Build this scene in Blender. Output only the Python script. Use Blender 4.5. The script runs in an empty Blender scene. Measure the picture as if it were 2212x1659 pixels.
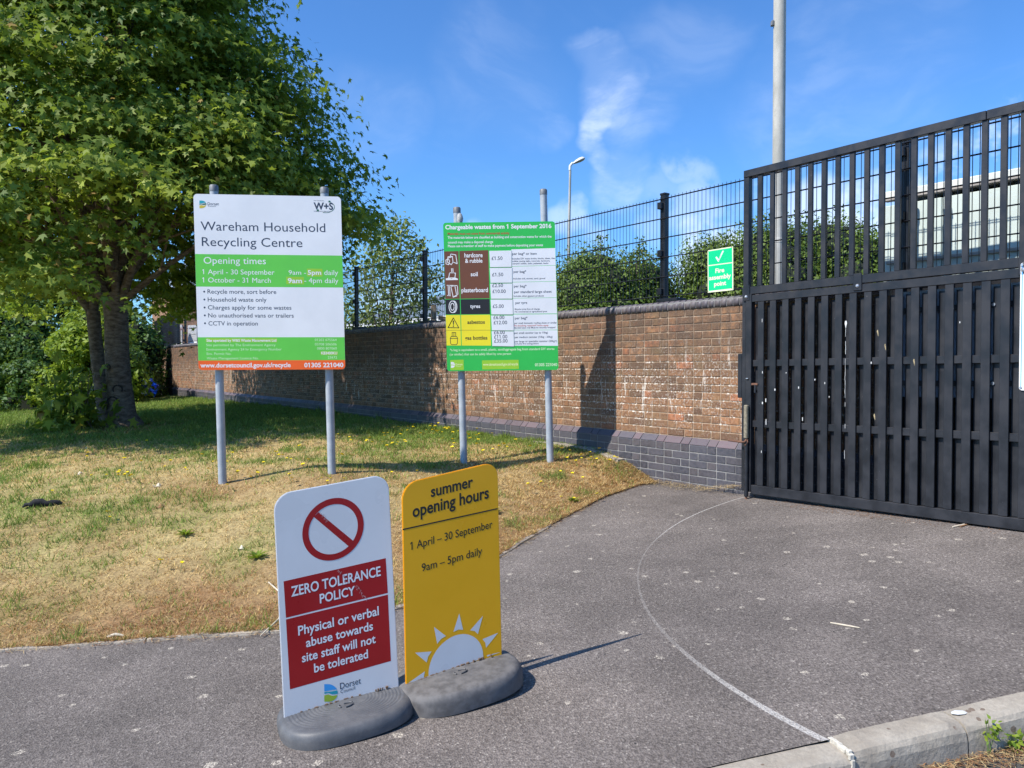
import bpy, bmesh, math, random
import numpy as np
from mathutils import Vector, Matrix
random.seed(7); RNG = np.random.default_rng(11)
S = bpy.context.scene
COL = S.collection
R = math.radians
# ---------------------------------------------------------------- camera
CAMZ = 1.5
PITCH = math.atan(34.5/1700)
cam_d = bpy.data.cameras.new('camera'); cam = bpy.data.objects.new('camera', cam_d); COL.objects.link(cam)
cam.location = (0, 0, CAMZ); cam.rotation_euler = (math.pi/2-PITCH, 0, 0)
cam_d.sensor_width = 36; cam_d.lens = 36*1700/2212; cam_d.clip_start = .05; cam_d.clip_end = 3000
S.camera = cam
# ---------------------------------------------------------------- sun, sky, exposure
SUNV = Vector((.885, .465, -1.067)).normalized()          # direction the light travels
SUN_EL = math.asin(-SUNV.z); SUN_ROT = math.atan2(-SUNV.x, -SUNV.y)
sd = bpy.data.lights.new('sun', 'SUN'); sd.energy = 4.4; sd.angle = R(.53); sd.color = (1, .95, .87)
so = bpy.data.objects.new('sun', sd); COL.objects.link(so)
so.rotation_euler = SUNV.to_track_quat('-Z', 'Y').to_euler()
S.view_settings.view_transform = 'Standard'; S.view_settings.look = 'None'
S.view_settings.exposure = 0.6; S.view_settings.gamma = 1; S.view_settings.use_curve_mapping = False
W = bpy.data.worlds.new('World'); S.world = W; W.use_nodes = True
wn = W.node_tree; wn.nodes.clear()
class NT:
    def __init__(s, t): s.t = t; s.n = t.nodes; s.l = t.links
    def node(s, typ, **k):
        n = s.n.new(typ)
        for a, b in k.items():
            if a == 'inp':
                for i, v in b.items(): s.put(n, i, v)
            else: setattr(n, a, b)
        return n
    def put(s, n, i, v):
        if isinstance(v, bpy.types.NodeSocket): s.l.new(v, n.inputs[i])
        else: n.inputs[i].default_value = v
    def math(s, op, a, b=0.0, c=0.0, clamp=False):
        n = s.node('ShaderNodeMath', operation=op, use_clamp=clamp); s.put(n, 0, a); s.put(n, 1, b); s.put(n, 2, c); return n.outputs[0]
    def mix(s, f, a, b, mode='MIX'):
        n = s.node('ShaderNodeMix', data_type='RGBA', blend_type=mode); s.put(n, 0, f); s.put(n, 6, a); s.put(n, 7, b); return n.outputs[2]
    def noise(s, vec, scale, detail=4, rough=.55, dist=0.0):
        n = s.node('ShaderNodeTexNoise'); s.put(n, 'Vector', vec); s.put(n, 'Scale', scale); s.put(n, 'Detail', detail)
        s.put(n, 'Roughness', rough); s.put(n, 'Distortion', dist); return n.outputs[0]
    def ramp(s, v, lo, hi, a=0.0, b=1.0):
        n = s.node('ShaderNodeMapRange', interpolation_type='SMOOTHSTEP'); s.put(n, 0, v); s.put(n, 1, lo); s.put(n, 2, hi); s.put(n, 3, a); s.put(n, 4, b); return n.outputs[0]
    def map(s, vec, scale=(1, 1, 1), rot=(0, 0, 0), loc=(0, 0, 0)):
        n = s.node('ShaderNodeMapping'); s.put(n, 0, vec); n.inputs[1].default_value = loc; n.inputs[2].default_value = rot; n.inputs[3].default_value = scale; return n.outputs[0]
def c4(c): return (c[0], c[1], c[2], 1)
def pixdir(px, py):
    a = (px-1106)/1700; b = (829.5-py)/1700; p = PITCH
    return Vector((a, math.cos(p)+b*math.sin(p), -math.sin(p)+b*math.cos(p)))
N = NT(wn)
sky = N.node('ShaderNodeTexSky', sky_type='NISHITA', sun_disc=False, sun_elevation=SUN_EL, sun_rotation=SUN_ROT, altitude=0, air_density=1.0, dust_density=.35, ozone_density=2.0)
tint = N.mix(1.0, sky.outputs[0], (.45, .80, 1.20, 1), 'MULTIPLY')
gen = N.node('ShaderNodeTexCoord').outputs['Generated']
# clouds: thin cirrus wisps and a few low soft cumulus, each around its own direction in the sky
warp = N.node('ShaderNodeTexNoise', inp={'Vector': gen, 'Scale': 3.5, 'Detail': 3.0}).outputs[1]
wv = N.node('ShaderNodeVectorMath', operation='MULTIPLY_ADD', inp={0: warp, 1: (.22, .22, .22), 2: gen}).outputs[0]
fib = N.noise(N.map(wv, (10, 10, 22), (0, R(32), R(10))), 1.0, 7, .58)
fib2 = N.noise(N.map(gen, (5, 5, 13), (0, R(-30), 0), (3, 1, 2)), 1.0, 6, .6, .8)
def blob(px, py, rad):
    d = pixdir(px, py).normalized()
    dp = N.node('ShaderNodeVectorMath', operation='DOT_PRODUCT', inp={0: wv2, 1: tuple(d)}).outputs['Value']
    return N.ramp(dp, math.cos(rad), math.cos(rad*.15))
warp2 = N.node('ShaderNodeTexNoise', inp={'Vector': gen, 'Scale': 7.0, 'Detail': 5.0}).outputs[1]
wv2a = N.node('ShaderNodeVectorMath', operation='SUBTRACT', inp={0: warp2, 1: (.5, .5, .5)}).outputs[0]
wv2b = N.node('ShaderNodeVectorMath', operation='MULTIPLY_ADD', inp={0: wv2a, 1: (.16, .16, .16), 2: gen}).outputs[0]
wv2 = N.node('ShaderNodeVectorMath', operation='NORMALIZE', inp={0: wv2b}).outputs[0]
cir = 0.0
for px, py, rad, w in [(1290, 235, .035, .55), (1268, 250, .025, .5), (1275, 290, .03, .6), (1295, 340, .028, .5), (1330, 385, .025, .25), (1160, 255, .04, .14), (1330, 185, .06, .4), (1450, 90, .08, .10),
                       (1395, 260, .06, .2), (1850, 150, .14, .09), (1350, 400, .06, .35), (1050, 160, .10, .08), (1750, 220, .10, .12), (780, 230, .09, .10)]:
    b = N.math('MULTIPLY', blob(px, py, rad), w); cir = N.math('MAXIMUM', cir, b)
cir = N.math('MULTIPLY', cir, N.math('MULTIPLY_ADD', N.ramp(fib, .38, .72), .75, .25), clamp=True)
base_c = N.math('MULTIPLY', N.ramp(fib2, .52, .9), .06)
cum = 0.0
for px, py, rad, w in [(1500, 400, .03, .25), (1440, 450, .04, .15), (1530, 480, .05, .3), (1400, 490, .04, .2), (1240, 500, .03, .35), (1560, 560, .06, .8), (1630, 420, .03, .3), (1760, 450, .05, .6), (1950, 400, .05, .5),
                       (2080, 400, .07, .85), (2190, 330, .05, .8), (1000, 560, .04, .3), (1850, 480, .06, .7), (900, 690, .08, .4), (2500, 330, .14, .8), (-600, 520, .2, .6), (3400, 450, .2, .7)]:
    b = N.math('MULTIPLY', blob(px, py, rad), w); cum = N.math('MAXIMUM', cum, b)
cum = N.math('MULTIPLY', cum, N.ramp(N.noise(gen, 16, 6, .55), .36, .56))
cl = N.math('MAXIMUM', N.math('MAXIMUM', cir, base_c), cum, clamp=True)
sc_ = N.mix(cl, tint, (6.4, 7.1, 8.3, 1))
bg = N.node('ShaderNodeBackground', inp={'Color': sc_, 'Strength': .118}); wo = N.node('ShaderNodeOutputWorld', inp={0: bg.outputs[0]})
# ---------------------------------------------------------------- helpers
def tag(o, label=None, cat=None, group=None, kind=None):
    if label: o['label'] = label
    if cat: o['category'] = cat
    if group: o['group'] = group
    if kind: o['kind'] = kind
    return o
def empty(name, loc, *t, **k):
    o = bpy.data.objects.new(name, None); COL.objects.link(o); o.location = loc; o.empty_display_size = .2
    tag(o, *t, **k); return o
def link(name, me, mats, parent=None, loc=None):
    o = bpy.data.objects.new(name, me); COL.objects.link(o)
    if not isinstance(mats, (list, tuple)): mats = [mats]
    if len(me.materials) == 0:
        for m in mats: me.materials.append(m)
    if parent: o.parent = parent
    if loc is not None: o.location = loc
    return o
class Frame:
    """local axes baked into mesh vertices; origin o"""
    def __init__(s, o=(0, 0, 0), x=(1, 0, 0), y=(0, 1, 0), z=(0, 0, 1)):
        s.o = Vector(o); s.x = Vector(x); s.y = Vector(y); s.z = Vector(z)
    def p(s, a, b, c): return s.o + s.x*a + s.y*b + s.z*c
WORLD = Frame()
class MB:
    def __init__(s, fr=WORLD): s.v = []; s.f = []; s.fr = fr; s.mi = []; s.sm = []
    def add(s, vs, fs, mi=0, smooth=False, raw=False):
        n = len(s.v)
        s.v += [tuple(v) if raw else tuple(s.fr.p(*v)) for v in vs]
        s.f += [tuple(i+n for i in f) for f in fs]; s.mi += [mi]*len(fs); s.sm += [smooth]*len(fs)
    def box(s, x0, x1, y0, y1, z0, z1, mi=0, bev=0.0):
        if bev > 0:
            b = bev; P = []
            for (x, y, z) in [(x0, y0, z0), (x1, y0, z0), (x1, y1, z0), (x0, y1, z0), (x0, y0, z1), (x1, y0, z1), (x1, y1, z1), (x0, y1, z1)]:
                sx = 1 if x == x0 else -1; sy = 1 if y == y0 else -1; sz = 1 if z == z0 else -1
                P += [(x+sx*b, y+sy*b, z), (x+sx*b, y, z+sz*b), (x, y+sy*b, z+sz*b)]
            F = []
            for pl, idx in ((0, (0, 3, 2, 1)), (0, (4, 5, 6, 7)), (1, (0, 1, 5, 4)), (1, (2, 3, 7, 6)), (2, (1, 2, 6, 5)), (2, (3, 0, 4, 7))):
                F.append(tuple(i*3+pl for i in idx))
            for a, bb, p0, p1 in [(0, 1, 0, 1), (1, 2, 0, 2), (2, 3, 0, 1), (3, 0, 0, 2), (4, 5, 0, 1), (5, 6, 0, 2), (6, 7, 0, 1), (7, 4, 0, 2), (0, 4, 1, 2), (1, 5, 1, 2), (2, 6, 1, 2), (3, 7, 1, 2)]:
                F.append((a*3+p0, bb*3+p0, bb*3+p1, a*3+p1))
            for i in range(8): F.append((i*3, i*3+1, i*3+2))
            s.add(P, F, mi); return
        s.add([(x0, y0, z0), (x1, y0, z0), (x1, y1, z0), (x0, y1, z0), (x0, y0, z1), (x1, y0, z1), (x1, y1, z1), (x0, y1, z1)],
              [(0, 3, 2, 1), (4, 5, 6, 7), (0, 1, 5, 4), (1, 2, 6, 5), (2, 3, 7, 6), (3, 0, 4, 7)], mi)
    def tube(s, pts, rads, n=10, mi=0, cap=True, smooth=True):
        pts = [Vector(p) for p in pts]; V = []; F = []
        if not hasattr(rads, '__len__'): rads = [rads]*len(pts)
        up = None
        for i, p in enumerate(pts):
            d = (pts[min(i+1, len(pts)-1)]-pts[max(i-1, 0)]).normalized()
            if up is None:
                up = Vector((0, 0, 1)) if abs(d.z) < .9 else Vector((1, 0, 0))
            a = d.cross(up).normalized(); b = d.cross(a).normalized(); up = -b if False else up
            for k in range(n):
                t = 2*math.pi*k/n; V.append(p + (a*math.cos(t)+b*math.sin(t))*rads[i])
        for i in range(len(pts)-1):
            for k in range(n):
                F.append((i*n+k, i*n+(k+1) % n, (i+1)*n+(k+1) % n, (i+1)*n+k))
        s.add(V, F, mi, smooth)
        if cap:
            s.add(V[:n], [tuple(range(n-1, -1, -1))], mi); s.add(V[-n:], [tuple(range(n))], mi)
    def prism(s, poly, y0, y1, mi=0):          # polygon in local x,z extruded along y
        n = len(poly); V = [(x, y0, z) for x, z in poly]+[(x, y1, z) for x, z in poly]
        F = [tuple(range(n)), tuple(range(2*n-1, n-1, -1))]+[((i+1) % n, i, i+n, (i+1) % n+n) for i in range(n)]
        s.add(V, F, mi)
    def mesh(s, name, origin=(0, 0, 0)):
        me = bpy.data.meshes.new(name); o = Vector(origin)
        me.from_pydata([tuple(Vector(v)-o) for v in s.v], [], s.f)
        me.polygons.foreach_set('material_index', s.mi); me.polygons.foreach_set('use_smooth', s.sm)
        me.validate(); me.update(); return me
    def build(s, name, mats, parent=None):
        o = parent.matrix_world.translation if False else (Vector(parent['_o']) if parent is not None and '_o' in parent else (parent.location if parent is not None else Vector((0, 0, 0))))
        if parent is not None and parent.parent is not None: o = parent.location + parent.parent.location
        if parent is not None and parent.type == 'MESH' and parent.parent is not None: o = parent.parent.location
        return link(name, s.mesh(name, o), mats, parent)
def np_mesh(name, V, polys_n, loops, fattr=None, smooth=False):
    """V (n,3); loops flat vertex indices; polys_n verts per poly (const)"""
    me = bpy.data.meshes.new(name); nP = len(loops)//polys_n
    me.vertices.add(len(V)); me.vertices.foreach_set('co', np.asarray(V, dtype=np.float32).ravel())
    me.loops.add(len(loops)); me.loops.foreach_set('vertex_index', np.asarray(loops, dtype=np.int32))
    me.polygons.add(nP); me.polygons.foreach_set('loop_start', np.arange(nP, dtype=np.int32)*polys_n)
    if smooth: me.polygons.foreach_set('use_smooth', np.ones(nP, dtype=bool))
    me.update(calc_edges=True)
    if fattr is not None:
        for k, a in fattr.items():
            if a.ndim == 2:
                at = me.attributes.new(k, 'FLOAT_COLOR', 'FACE'); at.data.foreach_set('color', np.asarray(np.c_[a, np.ones(len(a))], dtype=np.float32).ravel())
            else:
                at = me.attributes.new(k, 'FLOAT', 'FACE'); at.data.foreach_set('value', a.astype(np.float32))
    return me
# value noise in numpy
_T = np.random.default_rng(3).random((256, 256))
def vnoise(x, y, sc, seed=0):
    x = np.asarray(x)*sc+seed*17.3+500; y = np.asarray(y)*sc+seed*31.7+500
    i = np.floor(x).astype(int); j = np.floor(y).astype(int); u = x-i; v = y-j; u = u*u*(3-2*u); v = v*v*(3-2*v)
    g = lambda a, b: _T[a % 256, b % 256]
    return (g(i, j)*(1-u)+g(i+1, j)*u)*(1-v)+(g(i, j+1)*(1-u)+g(i+1, j+1)*u)*v
def fbm(x, y, sc, seed=0, o=4):
    r = 0; a = .5; t = 0
    for k in range(o): r = r+a*vnoise(x, y, sc*2**k, seed+k*7); t += a; a *= .5
    return r/t
# ---------------------------------------------------------------- materials
def mat(name, color, rough=.6, metal=0.0, nz=None, bump=None, spec=.5):
    m = bpy.data.materials.new(name); m.use_nodes = True; T = NT(m.node_tree)
    b = T.n['Principled BSDF']; b.inputs['Roughness'].default_value = rough; b.inputs['Metallic'].default_value = metal
    b.inputs['Specular IOR Level'].default_value = spec
    geo = T.node('ShaderNodeNewGeometry').outputs['Position']
    if nz:
        sc, amt = nz; v = T.noise(geo, sc, 5, .6); f = T.ramp(v, .3, .7, 1-amt, 1+amt*.6)
        cc = T.mix(1.0, c4(color), T.node('ShaderNodeCombineColor', inp={0: f, 1: f, 2: f}).outputs[0], 'MULTIPLY')
        T.put(b, 'Base Color', cc)
        T.put(b, 'Roughness', T.math('MULTIPLY', T.ramp(v, .3, .7, .85, 1.15), rough, clamp=True))
    else: b.inputs['Base Color'].default_value = c4(color)
    if bump:
        sc, st, dist = bump; T.put(b, 'Normal', T.node('ShaderNodeBump', inp={'Strength': st, 'Distance': dist, 'Height': T.noise(geo, sc, 6, .6)}).outputs[0])
    return m
def matT(name, rough=.8, spec=.3):
    m = bpy.data.materials.new(name); m.use_nodes = True; T = NT(m.node_tree); b = T.n['Principled BSDF']
    b.inputs['Roughness'].default_value = rough; b.inputs['Specular IOR Level'].default_value = spec
    return m, T, b, T.node('ShaderNodeNewGeometry').outputs['Position']
# wall frame: s along the wall away from the gate, d behind the face
TH = math.atan2(1223, 1700); US = Vector((-math.sin(TH), math.cos(TH), 0)); UD = Vector((math.cos(TH), math.sin(TH), 0))
W0 = Vector((2.12, 7.33, 0)); RISE = .0034
def wp(s, d, z): return W0+US*s+UD*d+Vector((0, 0, CAMZ+z+RISE*s))
WF = Frame(wp(0, 0, 0), US+Vector((0, 0, RISE)), UD, (0, 0, 1))      # x=s, y=d, z=z relative to camera height
def wallcoords(T, geo):   # returns vector (s, d, z)
    v = T.node('ShaderNodeVectorMath', operation='SUBTRACT', inp={0: geo, 1: tuple(W0+Vector((0, 0, CAMZ)))}).outputs[0]
    f = lambda a: T.node('ShaderNodeVectorMath', operation='DOT_PRODUCT', inp={0: v, 1: tuple(a)}).outputs['Value']
    return T.node('ShaderNodeCombineXYZ', inp={0: f(US), 1: f(UD), 2: f((0, 0, 1))}).outputs[0]
def lime(T, wc):
    """white lime bloom: specks and run-down streaks, stronger low on the wall"""
    z = T.node('ShaderNodeSeparateXYZ', inp={0: wc}).outputs[2]
    band = T.math('MULTIPLY', T.ramp(z, .35, -.05), T.ramp(z, -.75, -.45))
    sp = T.ramp(T.noise(wc, 46, 3, .5), .53, .59); big = T.ramp(T.noise(wc, 5, 3, .6), .36, .54)
    course = T.math('ABSOLUTE', T.math('SUBTRACT', T.math('FRACT', T.math('DIVIDE', T.math('ADD', z, .69), .075)), .0))
    nearj = T.math('MAXIMUM', T.ramp(course, .2, .02), T.ramp(course, .86, .98))
    spk = T.math('MULTIPLY', T.math('MULTIPLY', sp, big), T.math('ADD', T.math('MULTIPLY', nearj, .8), .3))
    st = T.ramp(T.noise(T.map(wc, (13, 1, 1.7)), 1.0, 3, .6, .3), .635, .69)
    st2 = T.math('MULTIPLY', st, T.ramp(T.noise(wc, 30, 3), .3, .6))
    k = T.math('MAXIMUM', T.math('MULTIPLY', spk, 1.0), T.math('MULTIPLY', st2, .8))
    return T.math('MULTIPLY', k, T.math('ADD', T.math('MULTIPLY', band, .85), .15), clamp=True)
def brick_mat(name, attr):
    m, T, b, geo = matT(name, .88, .25)
    if attr: rc = T.node('ShaderNodeAttribute', attribute_name='col').outputs['Color']
    else: rc = T.node('ShaderNodeObjectInfo').outputs['Color']
    wc = wallcoords(T, geo)
    n1 = T.noise(wc, 22, 5, .62); n2 = T.noise(wc, 9, 4, .6); n3 = T.noise(wc, 120, 3, .6)
    c = T.mix(T.ramp(n1, .44, .60), rc, T.mix(.6, rc, (.11, .05, .034, 1)))
    z = T.node('ShaderNodeSeparateXYZ', inp={0: wc}).outputs[2]
    soot = T.math('MULTIPLY', T.ramp(z, -.45, .40), T.ramp(n2, .32, .56))
    c = T.mix(T.math('MULTIPLY', soot, .72), c, (.055, .040, .032, 1))
    alg = T.math('MULTIPLY', T.ramp(T.noise(wc, 3.1, 4, .6), .5, .7), .35)
    c = T.mix(alg, c, (.17, .12, .055, 1))
    c = T.mix(T.ramp(n3, .35, .7, 0, .55), c, T.mix(.6, c, (.36, .24, .15, 1)))
    c = T.mix(T.math('MULTIPLY', lime(T, wc), .9), c, (.68, .62, .54, 1))
    T.put(b, 'Base Color', c)
    h = T.math('ADD', n1, T.math('MULTIPLY', n3, .5))
    T.put(b, 'Normal', T.node('ShaderNodeBump', inp={'Strength': .55, 'Distance': .004, 'Height': h}).outputs[0])
    return m
M_BRICK = brick_mat('brick_clay', False); M_BRICKA = brick_mat('brick_clay_far', True)
def blue_mat(name, attr):
    m, T, b, geo = matT(name, .48, .5)
    rc = T.node('ShaderNodeAttribute', attribute_name='col').outputs['Color'] if attr else T.node('ShaderNodeObjectInfo').outputs['Color']
    wc = wallcoords(T, geo); n1 = T.noise(wc, 30, 5, .6)
    c = T.mix(T.ramp(n1, .3, .7), rc, T.mix(.5, rc, (.10, .09, .10, 1)))
    c = T.mix(T.math('MULTIPLY', T.ramp(T.noise(T.map(wc, (9, 1, 2)), 1, 5, .65), .62, .8), .35), c, (.33, .32, .31, 1))
    T.put(b, 'Base Color', c); T.put(b, 'Roughness', T.ramp(n1, .3, .7, .42, .7))
    T.put(b, 'Normal', T.node('ShaderNodeBump', inp={'Strength': .3, 'Distance': .003, 'Height': n1}).outputs[0]); return m
M_BLUE = blue_mat('engineering_brick', False); M_BLUEA = blue_mat('engineering_brick_far', True)
m, T, b, geo = matT('mortar', .95, .2); wc = wallcoords(T, geo)
c = T.mix(T.ramp(T.noise(wc, 7, 5, .6), .35, .65), (.29, .205, .135, 1), (.40, .29, .20, 1)); c = T.mix(lime(T, wc), c, (.72, .68, .6, 1))
T.put(b, 'Base Color', T.mix(T.math('MULTIPLY', T.math('MULTIPLY', T.ramp(T.node('ShaderNodeSeparateXYZ', inp={0: wc}).outputs[2], -.5, .4), T.ramp(T.noise(wc, 6, 5, .65), .38, .58)), .75), c, (.12, .09, .07, 1)))
T.put(b, 'Normal', T.node('ShaderNodeBump', inp={'Strength': .5, 'Distance': .004, 'Height': T.noise(wc, 90, 4)}).outputs[0]); M_MORTAR = m
M_MORTARG = mat('grey_mortar', (.235, .225, .215), .9, nz=(20, .25), bump=(80, .4, .003))
# asphalt
HINGE = Vector((2.08, 7.09, 0))+Vector((.607, -.794, 0))*3.4
m, T, b, geo = matT('asphalt', .85, .35)
fine = T.node('ShaderNodeTexVoronoi', inp={'Vector': geo, 'Scale': 120.0}).outputs; agg = T.noise(geo, 70, 6, .75); mid = T.noise(geo, 2.2, 5, .6)
c = T.mix(T.ramp(agg, .36, .64), (.098, .082, .072, 1), (.222, .190, .168, 1))
c = T.mix(T.ramp(fine['Color'], .76, .95), c, (.34, .30, .26, 1))
c = T.mix(T.ramp(fine['Color'], .10, .02), c, (.03, .028, .028, 1))
fm = T.math('MULTIPLY', T.ramp(mid, .3, .75, .86, 1.16), T.ramp(T.noise(geo, .45, 4, .6), .35, .65, .84, 1.12))
c = T.mix(1.0, c, T.node('ShaderNodeCombineColor', inp={0: fm, 1: fm, 2: fm}).outputs[0], 'MULTIPLY')
# pale lichen spots (flat crusts, 2 to 6 cm, clustered)
lv = T.node('ShaderNodeTexVoronoi', inp={'Vector': geo, 'Scale': 7.0}); ln = T.noise(geo, 45, 4, .7)
ld = T.math('ADD', lv.outputs['Distance'], T.math('MULTIPLY', T.math('SUBTRACT', ln, .5), .36))
size = T.math('MULTIPLY', T.node('ShaderNodeSeparateColor', inp={0: lv.outputs['Color']}).outputs[0], .19)
spot = T.math('MULTIPLY', T.math('LESS_THAN', ld, size), T.ramp(T.noise(geo, .9, 2), .34, .46))
spot = T.math('MULTIPLY', spot, T.ramp(T.noise(geo, 110, 4, .7), .44, .54))
c = T.mix(T.math('MULTIPLY', spot, .75), c, (.60, .53, .43, 1))
# scrape worn by the swinging gate: a circle round its hinge
v = T.node('ShaderNodeVectorMath', operation='SUBTRACT', inp={0: geo, 1: tuple(HINGE)}).outputs[0]
sx = T.node('ShaderNodeSeparateXYZ', inp={0: v}).outputs
rr = T.math('SQRT', T.math('ADD', T.math('MULTIPLY', sx[0], sx[0]), T.math('MULTIPLY', sx[1], sx[1])))
off = T.math('ABSOLUTE', T.math('SUBTRACT', T.math('ADD', rr, T.math('MULTIPLY', T.math('SUBTRACT', T.noise(geo, 1.5, 2), .5), .01)), 3.395))
ang = T.math('ARCTAN2', sx[1], T.math('MULTIPLY', sx[0], -1.0))      # 0.92 at the gate, falling along the swing
wmask = T.math('MAXIMUM', T.ramp(ang, .30, .62), T.ramp(ang, -.02, -.45)); wmask = T.math('MAXIMUM', wmask, .24)
wid = T.math('ADD', .005, T.math('MULTIPLY', T.ramp(ang, .25, -.6), .012))
line = T.math('MULTIPLY', T.math('LESS_THAN', off, wid), wmask)
line = T.math('MULTIPLY', line, T.ramp(T.noise(geo, 130, 4, .7), .30, .56))
line = T.math('MULTIPLY', line, T.math('GREATER_THAN', T.math('MULTIPLY', sx[0], -1.0), .9))
c = T.mix(T.math('MULTIPLY', line, .8), c, (.55, .52, .48, 1))
T.put(b, 'Base Color', c)
hh = T.math('ADD', agg, T.math('MULTIPLY', fine['Distance'], .8))
T.put(b, 'Normal', T.node('ShaderNodeBump', inp={'Strength': .9, 'Distance': .006, 'Height': hh}).outputs[0]); M_ASPH = m
m, T, b, geo = matT('lawn_soil', .95, .1)
ca = T.node('ShaderNodeAttribute', attribute_name='col').outputs['Color']; n1 = T.noise(geo, 40, 6, .7); n2 = T.noise(geo, 160, 4, .7)
c = T.mix(T.ramp(n1, .35, .65), T.mix(.55, ca, (.11, .07, .04, 1)), ca); c = T.mix(T.ramp(n2, .5, .7, 0, .5), c, (.42, .32, .18, 1))
T.put(b, 'Base Color', c); T.put(b, 'Normal', T.node('ShaderNodeBump', inp={'Strength': .9, 'Distance': .02, 'Height': n1}).outputs[0]); M_SOIL = m
m, T, b, geo = matT('grass_blades', .75, .2)
ca = T.node('ShaderNodeAttribute', attribute_name='col').outputs['Color']; T.put(b, 'Base Color', ca)
tr = T.node('ShaderNodeBsdfTranslucent', inp={0: ca}); mx = T.node('ShaderNodeMixShader', inp={0: .3, 1: b.outputs[0], 2: tr.outputs[0]}); T.l.new(mx.outputs[0], T.n['Material Output'].inputs[0]); M_GRASS = m
def leaf_mat(name, lo, hi, trans=(.30, .42, .03), tf=.42, accent=None):
    m, T, b, geo = matT(name, .55, .28)
    r = T.node('ShaderNodeAttribute', attribute_name='rnd').outputs['Fac']
    c = T.mix(r, c4(lo), c4(hi))
    if accent: c = T.mix(T.math('GREATER_THAN', r, accent[0]), c, c4(accent[1]))
    T.put(b, 'Base Color', c)
    tr = T.node('ShaderNodeBsdfTranslucent', inp={0: T.mix(.5, c, c4(trans))}); mx = T.node('ShaderNodeMixShader', inp={0: tf, 1: b.outputs[0], 2: tr.outputs[0]})
    T.l.new(mx.outputs[0], T.n['Material Output'].inputs[0]); return m
M_MAPLE = leaf_mat('sycamore_leaf', (.045, .115, .018), (.42, .48, .06), accent=(.985, (.34, .22, .05)))
M_LIME = leaf_mat('bright_leaf', (.11, .20, .025), (.34, .42, .04), (.35, .45, .03), accent=(.985, (.4, .12, .05)))
M_HEDGE = leaf_mat('hedge_leaf', (.045, .095, .015), (.19, .26, .045), tf=.22, accent=(.97, (.25, .2, .07)))
M_DARKH = leaf_mat('dark_shrub_leaf', (.03, .075, .02), (.11, .20, .035), tf=.22)
M_PALE = leaf_mat('young_tree_leaf', (.10, .17, .035), (.32, .38, .10), (.3, .35, .06))
m, T, b, geo = matT('bark', .9, .2)
n1 = T.noise(T.map(geo, (1, 1, 2.5)), 9, 6, .65); n2 = T.noise(T.map(geo, (1, 1, 6)), 22, 5, .6)
c = T.mix(T.ramp(n1, .3, .7), (.085, .058, .040, 1), (.25, .19, .14, 1)); c = T.mix(T.ramp(n2, .58, .72, 0, .6), c, (.36, .32, .26, 1))
T.put(b, 'Base Color', c); T.put(b, 'Normal', T.node('ShaderNodeBump', inp={'Strength': .7, 'Distance': .02, 'Height': n2}).outputs[0]); M_BARK = m
M_SCAR = mat('bark_scar', (.03, .022, .018), .95, nz=(20, .3))
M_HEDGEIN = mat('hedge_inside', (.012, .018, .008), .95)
m, T, b, geo = matT('black_gate_paint', .42, .45)
n1 = T.noise(geo, 6, 5, .6); n2 = T.noise(geo, 90, 3, .6)
c = T.mix(T.ramp(n1, .3, .7), (.0125, .013, .016, 1), (.023, .0235, .028, 1)); c = T.mix(T.ramp(n2, .755, .775), c, (.45, .45, .45, 1))
c = T.mix(T.ramp(T.noise(T.map(geo, (30, 30, 2)), 1, 4, .6), .66, .8, 0, .25), c, (.12, .1, .08, 1))
T.put(b, 'Base Color', c); T.put(b, 'Roughness', T.ramp(n1, .3, .7, .33, .55)); M_GATE = m
M_FENCE = mat('fence_paint', (.008, .009, .013), .4, nz=(8, .2))
m, T, b, geo = matT('galvanised', .45, .5)
n1 = T.noise(geo, 9, 5, .65); n2 = T.noise(T.map(geo, (20, 20, 3)), 1, 5, .6); b.inputs['Metallic'].default_value = .0
c = T.mix(T.ramp(n1, .3, .7), (.30, .335, .37, 1), (.40, .43, .46, 1)); c = T.mix(T.ramp(n2, .6, .8, 0, .4), c, (.16, .17, .18, 1)); T.put(b, 'Base Color', c); T.put(b, 'Roughness', T.ramp(n1, .3, .7, .4, .62)); M_POST = m
m, T, b, geo = matT('weathered_column', .7, .3)
n1 = T.noise(T.map(geo, (5, 5, 2)), 1, 6, .7); n2 = T.noise(geo, 14, 5, .7)
c = T.mix(T.ramp(n1, .35, .65), (.35, .34, .30, 1), (.48, .46, .41, 1)); c = T.mix(T.ramp(n2, .55, .75, 0, .4), c, (.22, .22, .19, 1)); T.put(b, 'Base Color', c); M_COLUMN = m
M_CAP = mat('grey_plastic_cap', (.16, .17, .18), .55, nz=(30, .2))
M_BIRD = mat('cement_dirt', (.42, .42, .40), .9, nz=(40, .3), bump=(60, .5, .01))
def print_mat(name, col, rough=.35): return mat(name, col, rough, nz=(2.5, .05))
P_WHITE = print_mat('print_white', (.82, .81, .80)); P_GREEN = print_mat('print_green', (.135, .60, .065)); P_ORANGE = print_mat('print_orange', (.93, .13, .012))
P_LIME = print_mat('print_lime', (.33, .60, .03)); P_NAVY = print_mat('print_navy', (.045, .055, .085)); P_BLACK = print_mat('print_black', (.022, .016, .014))
P_GREEN2 = print_mat('print_deep_green', (.035, .50, .075)); P_BROWN = print_mat('print_brown', (.17, .058, .022)); P_YELLOW = print_mat('print_yellow', (.86, .72, .02))
P_PAPER = print_mat('print_paper', (.78, .78, .79), .5); P_REDT = print_mat('print_red_text', (.5, .06, .03)); P_GOLD = print_mat('panel_yellow', (1.0, .455, .005), .3)
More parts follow.
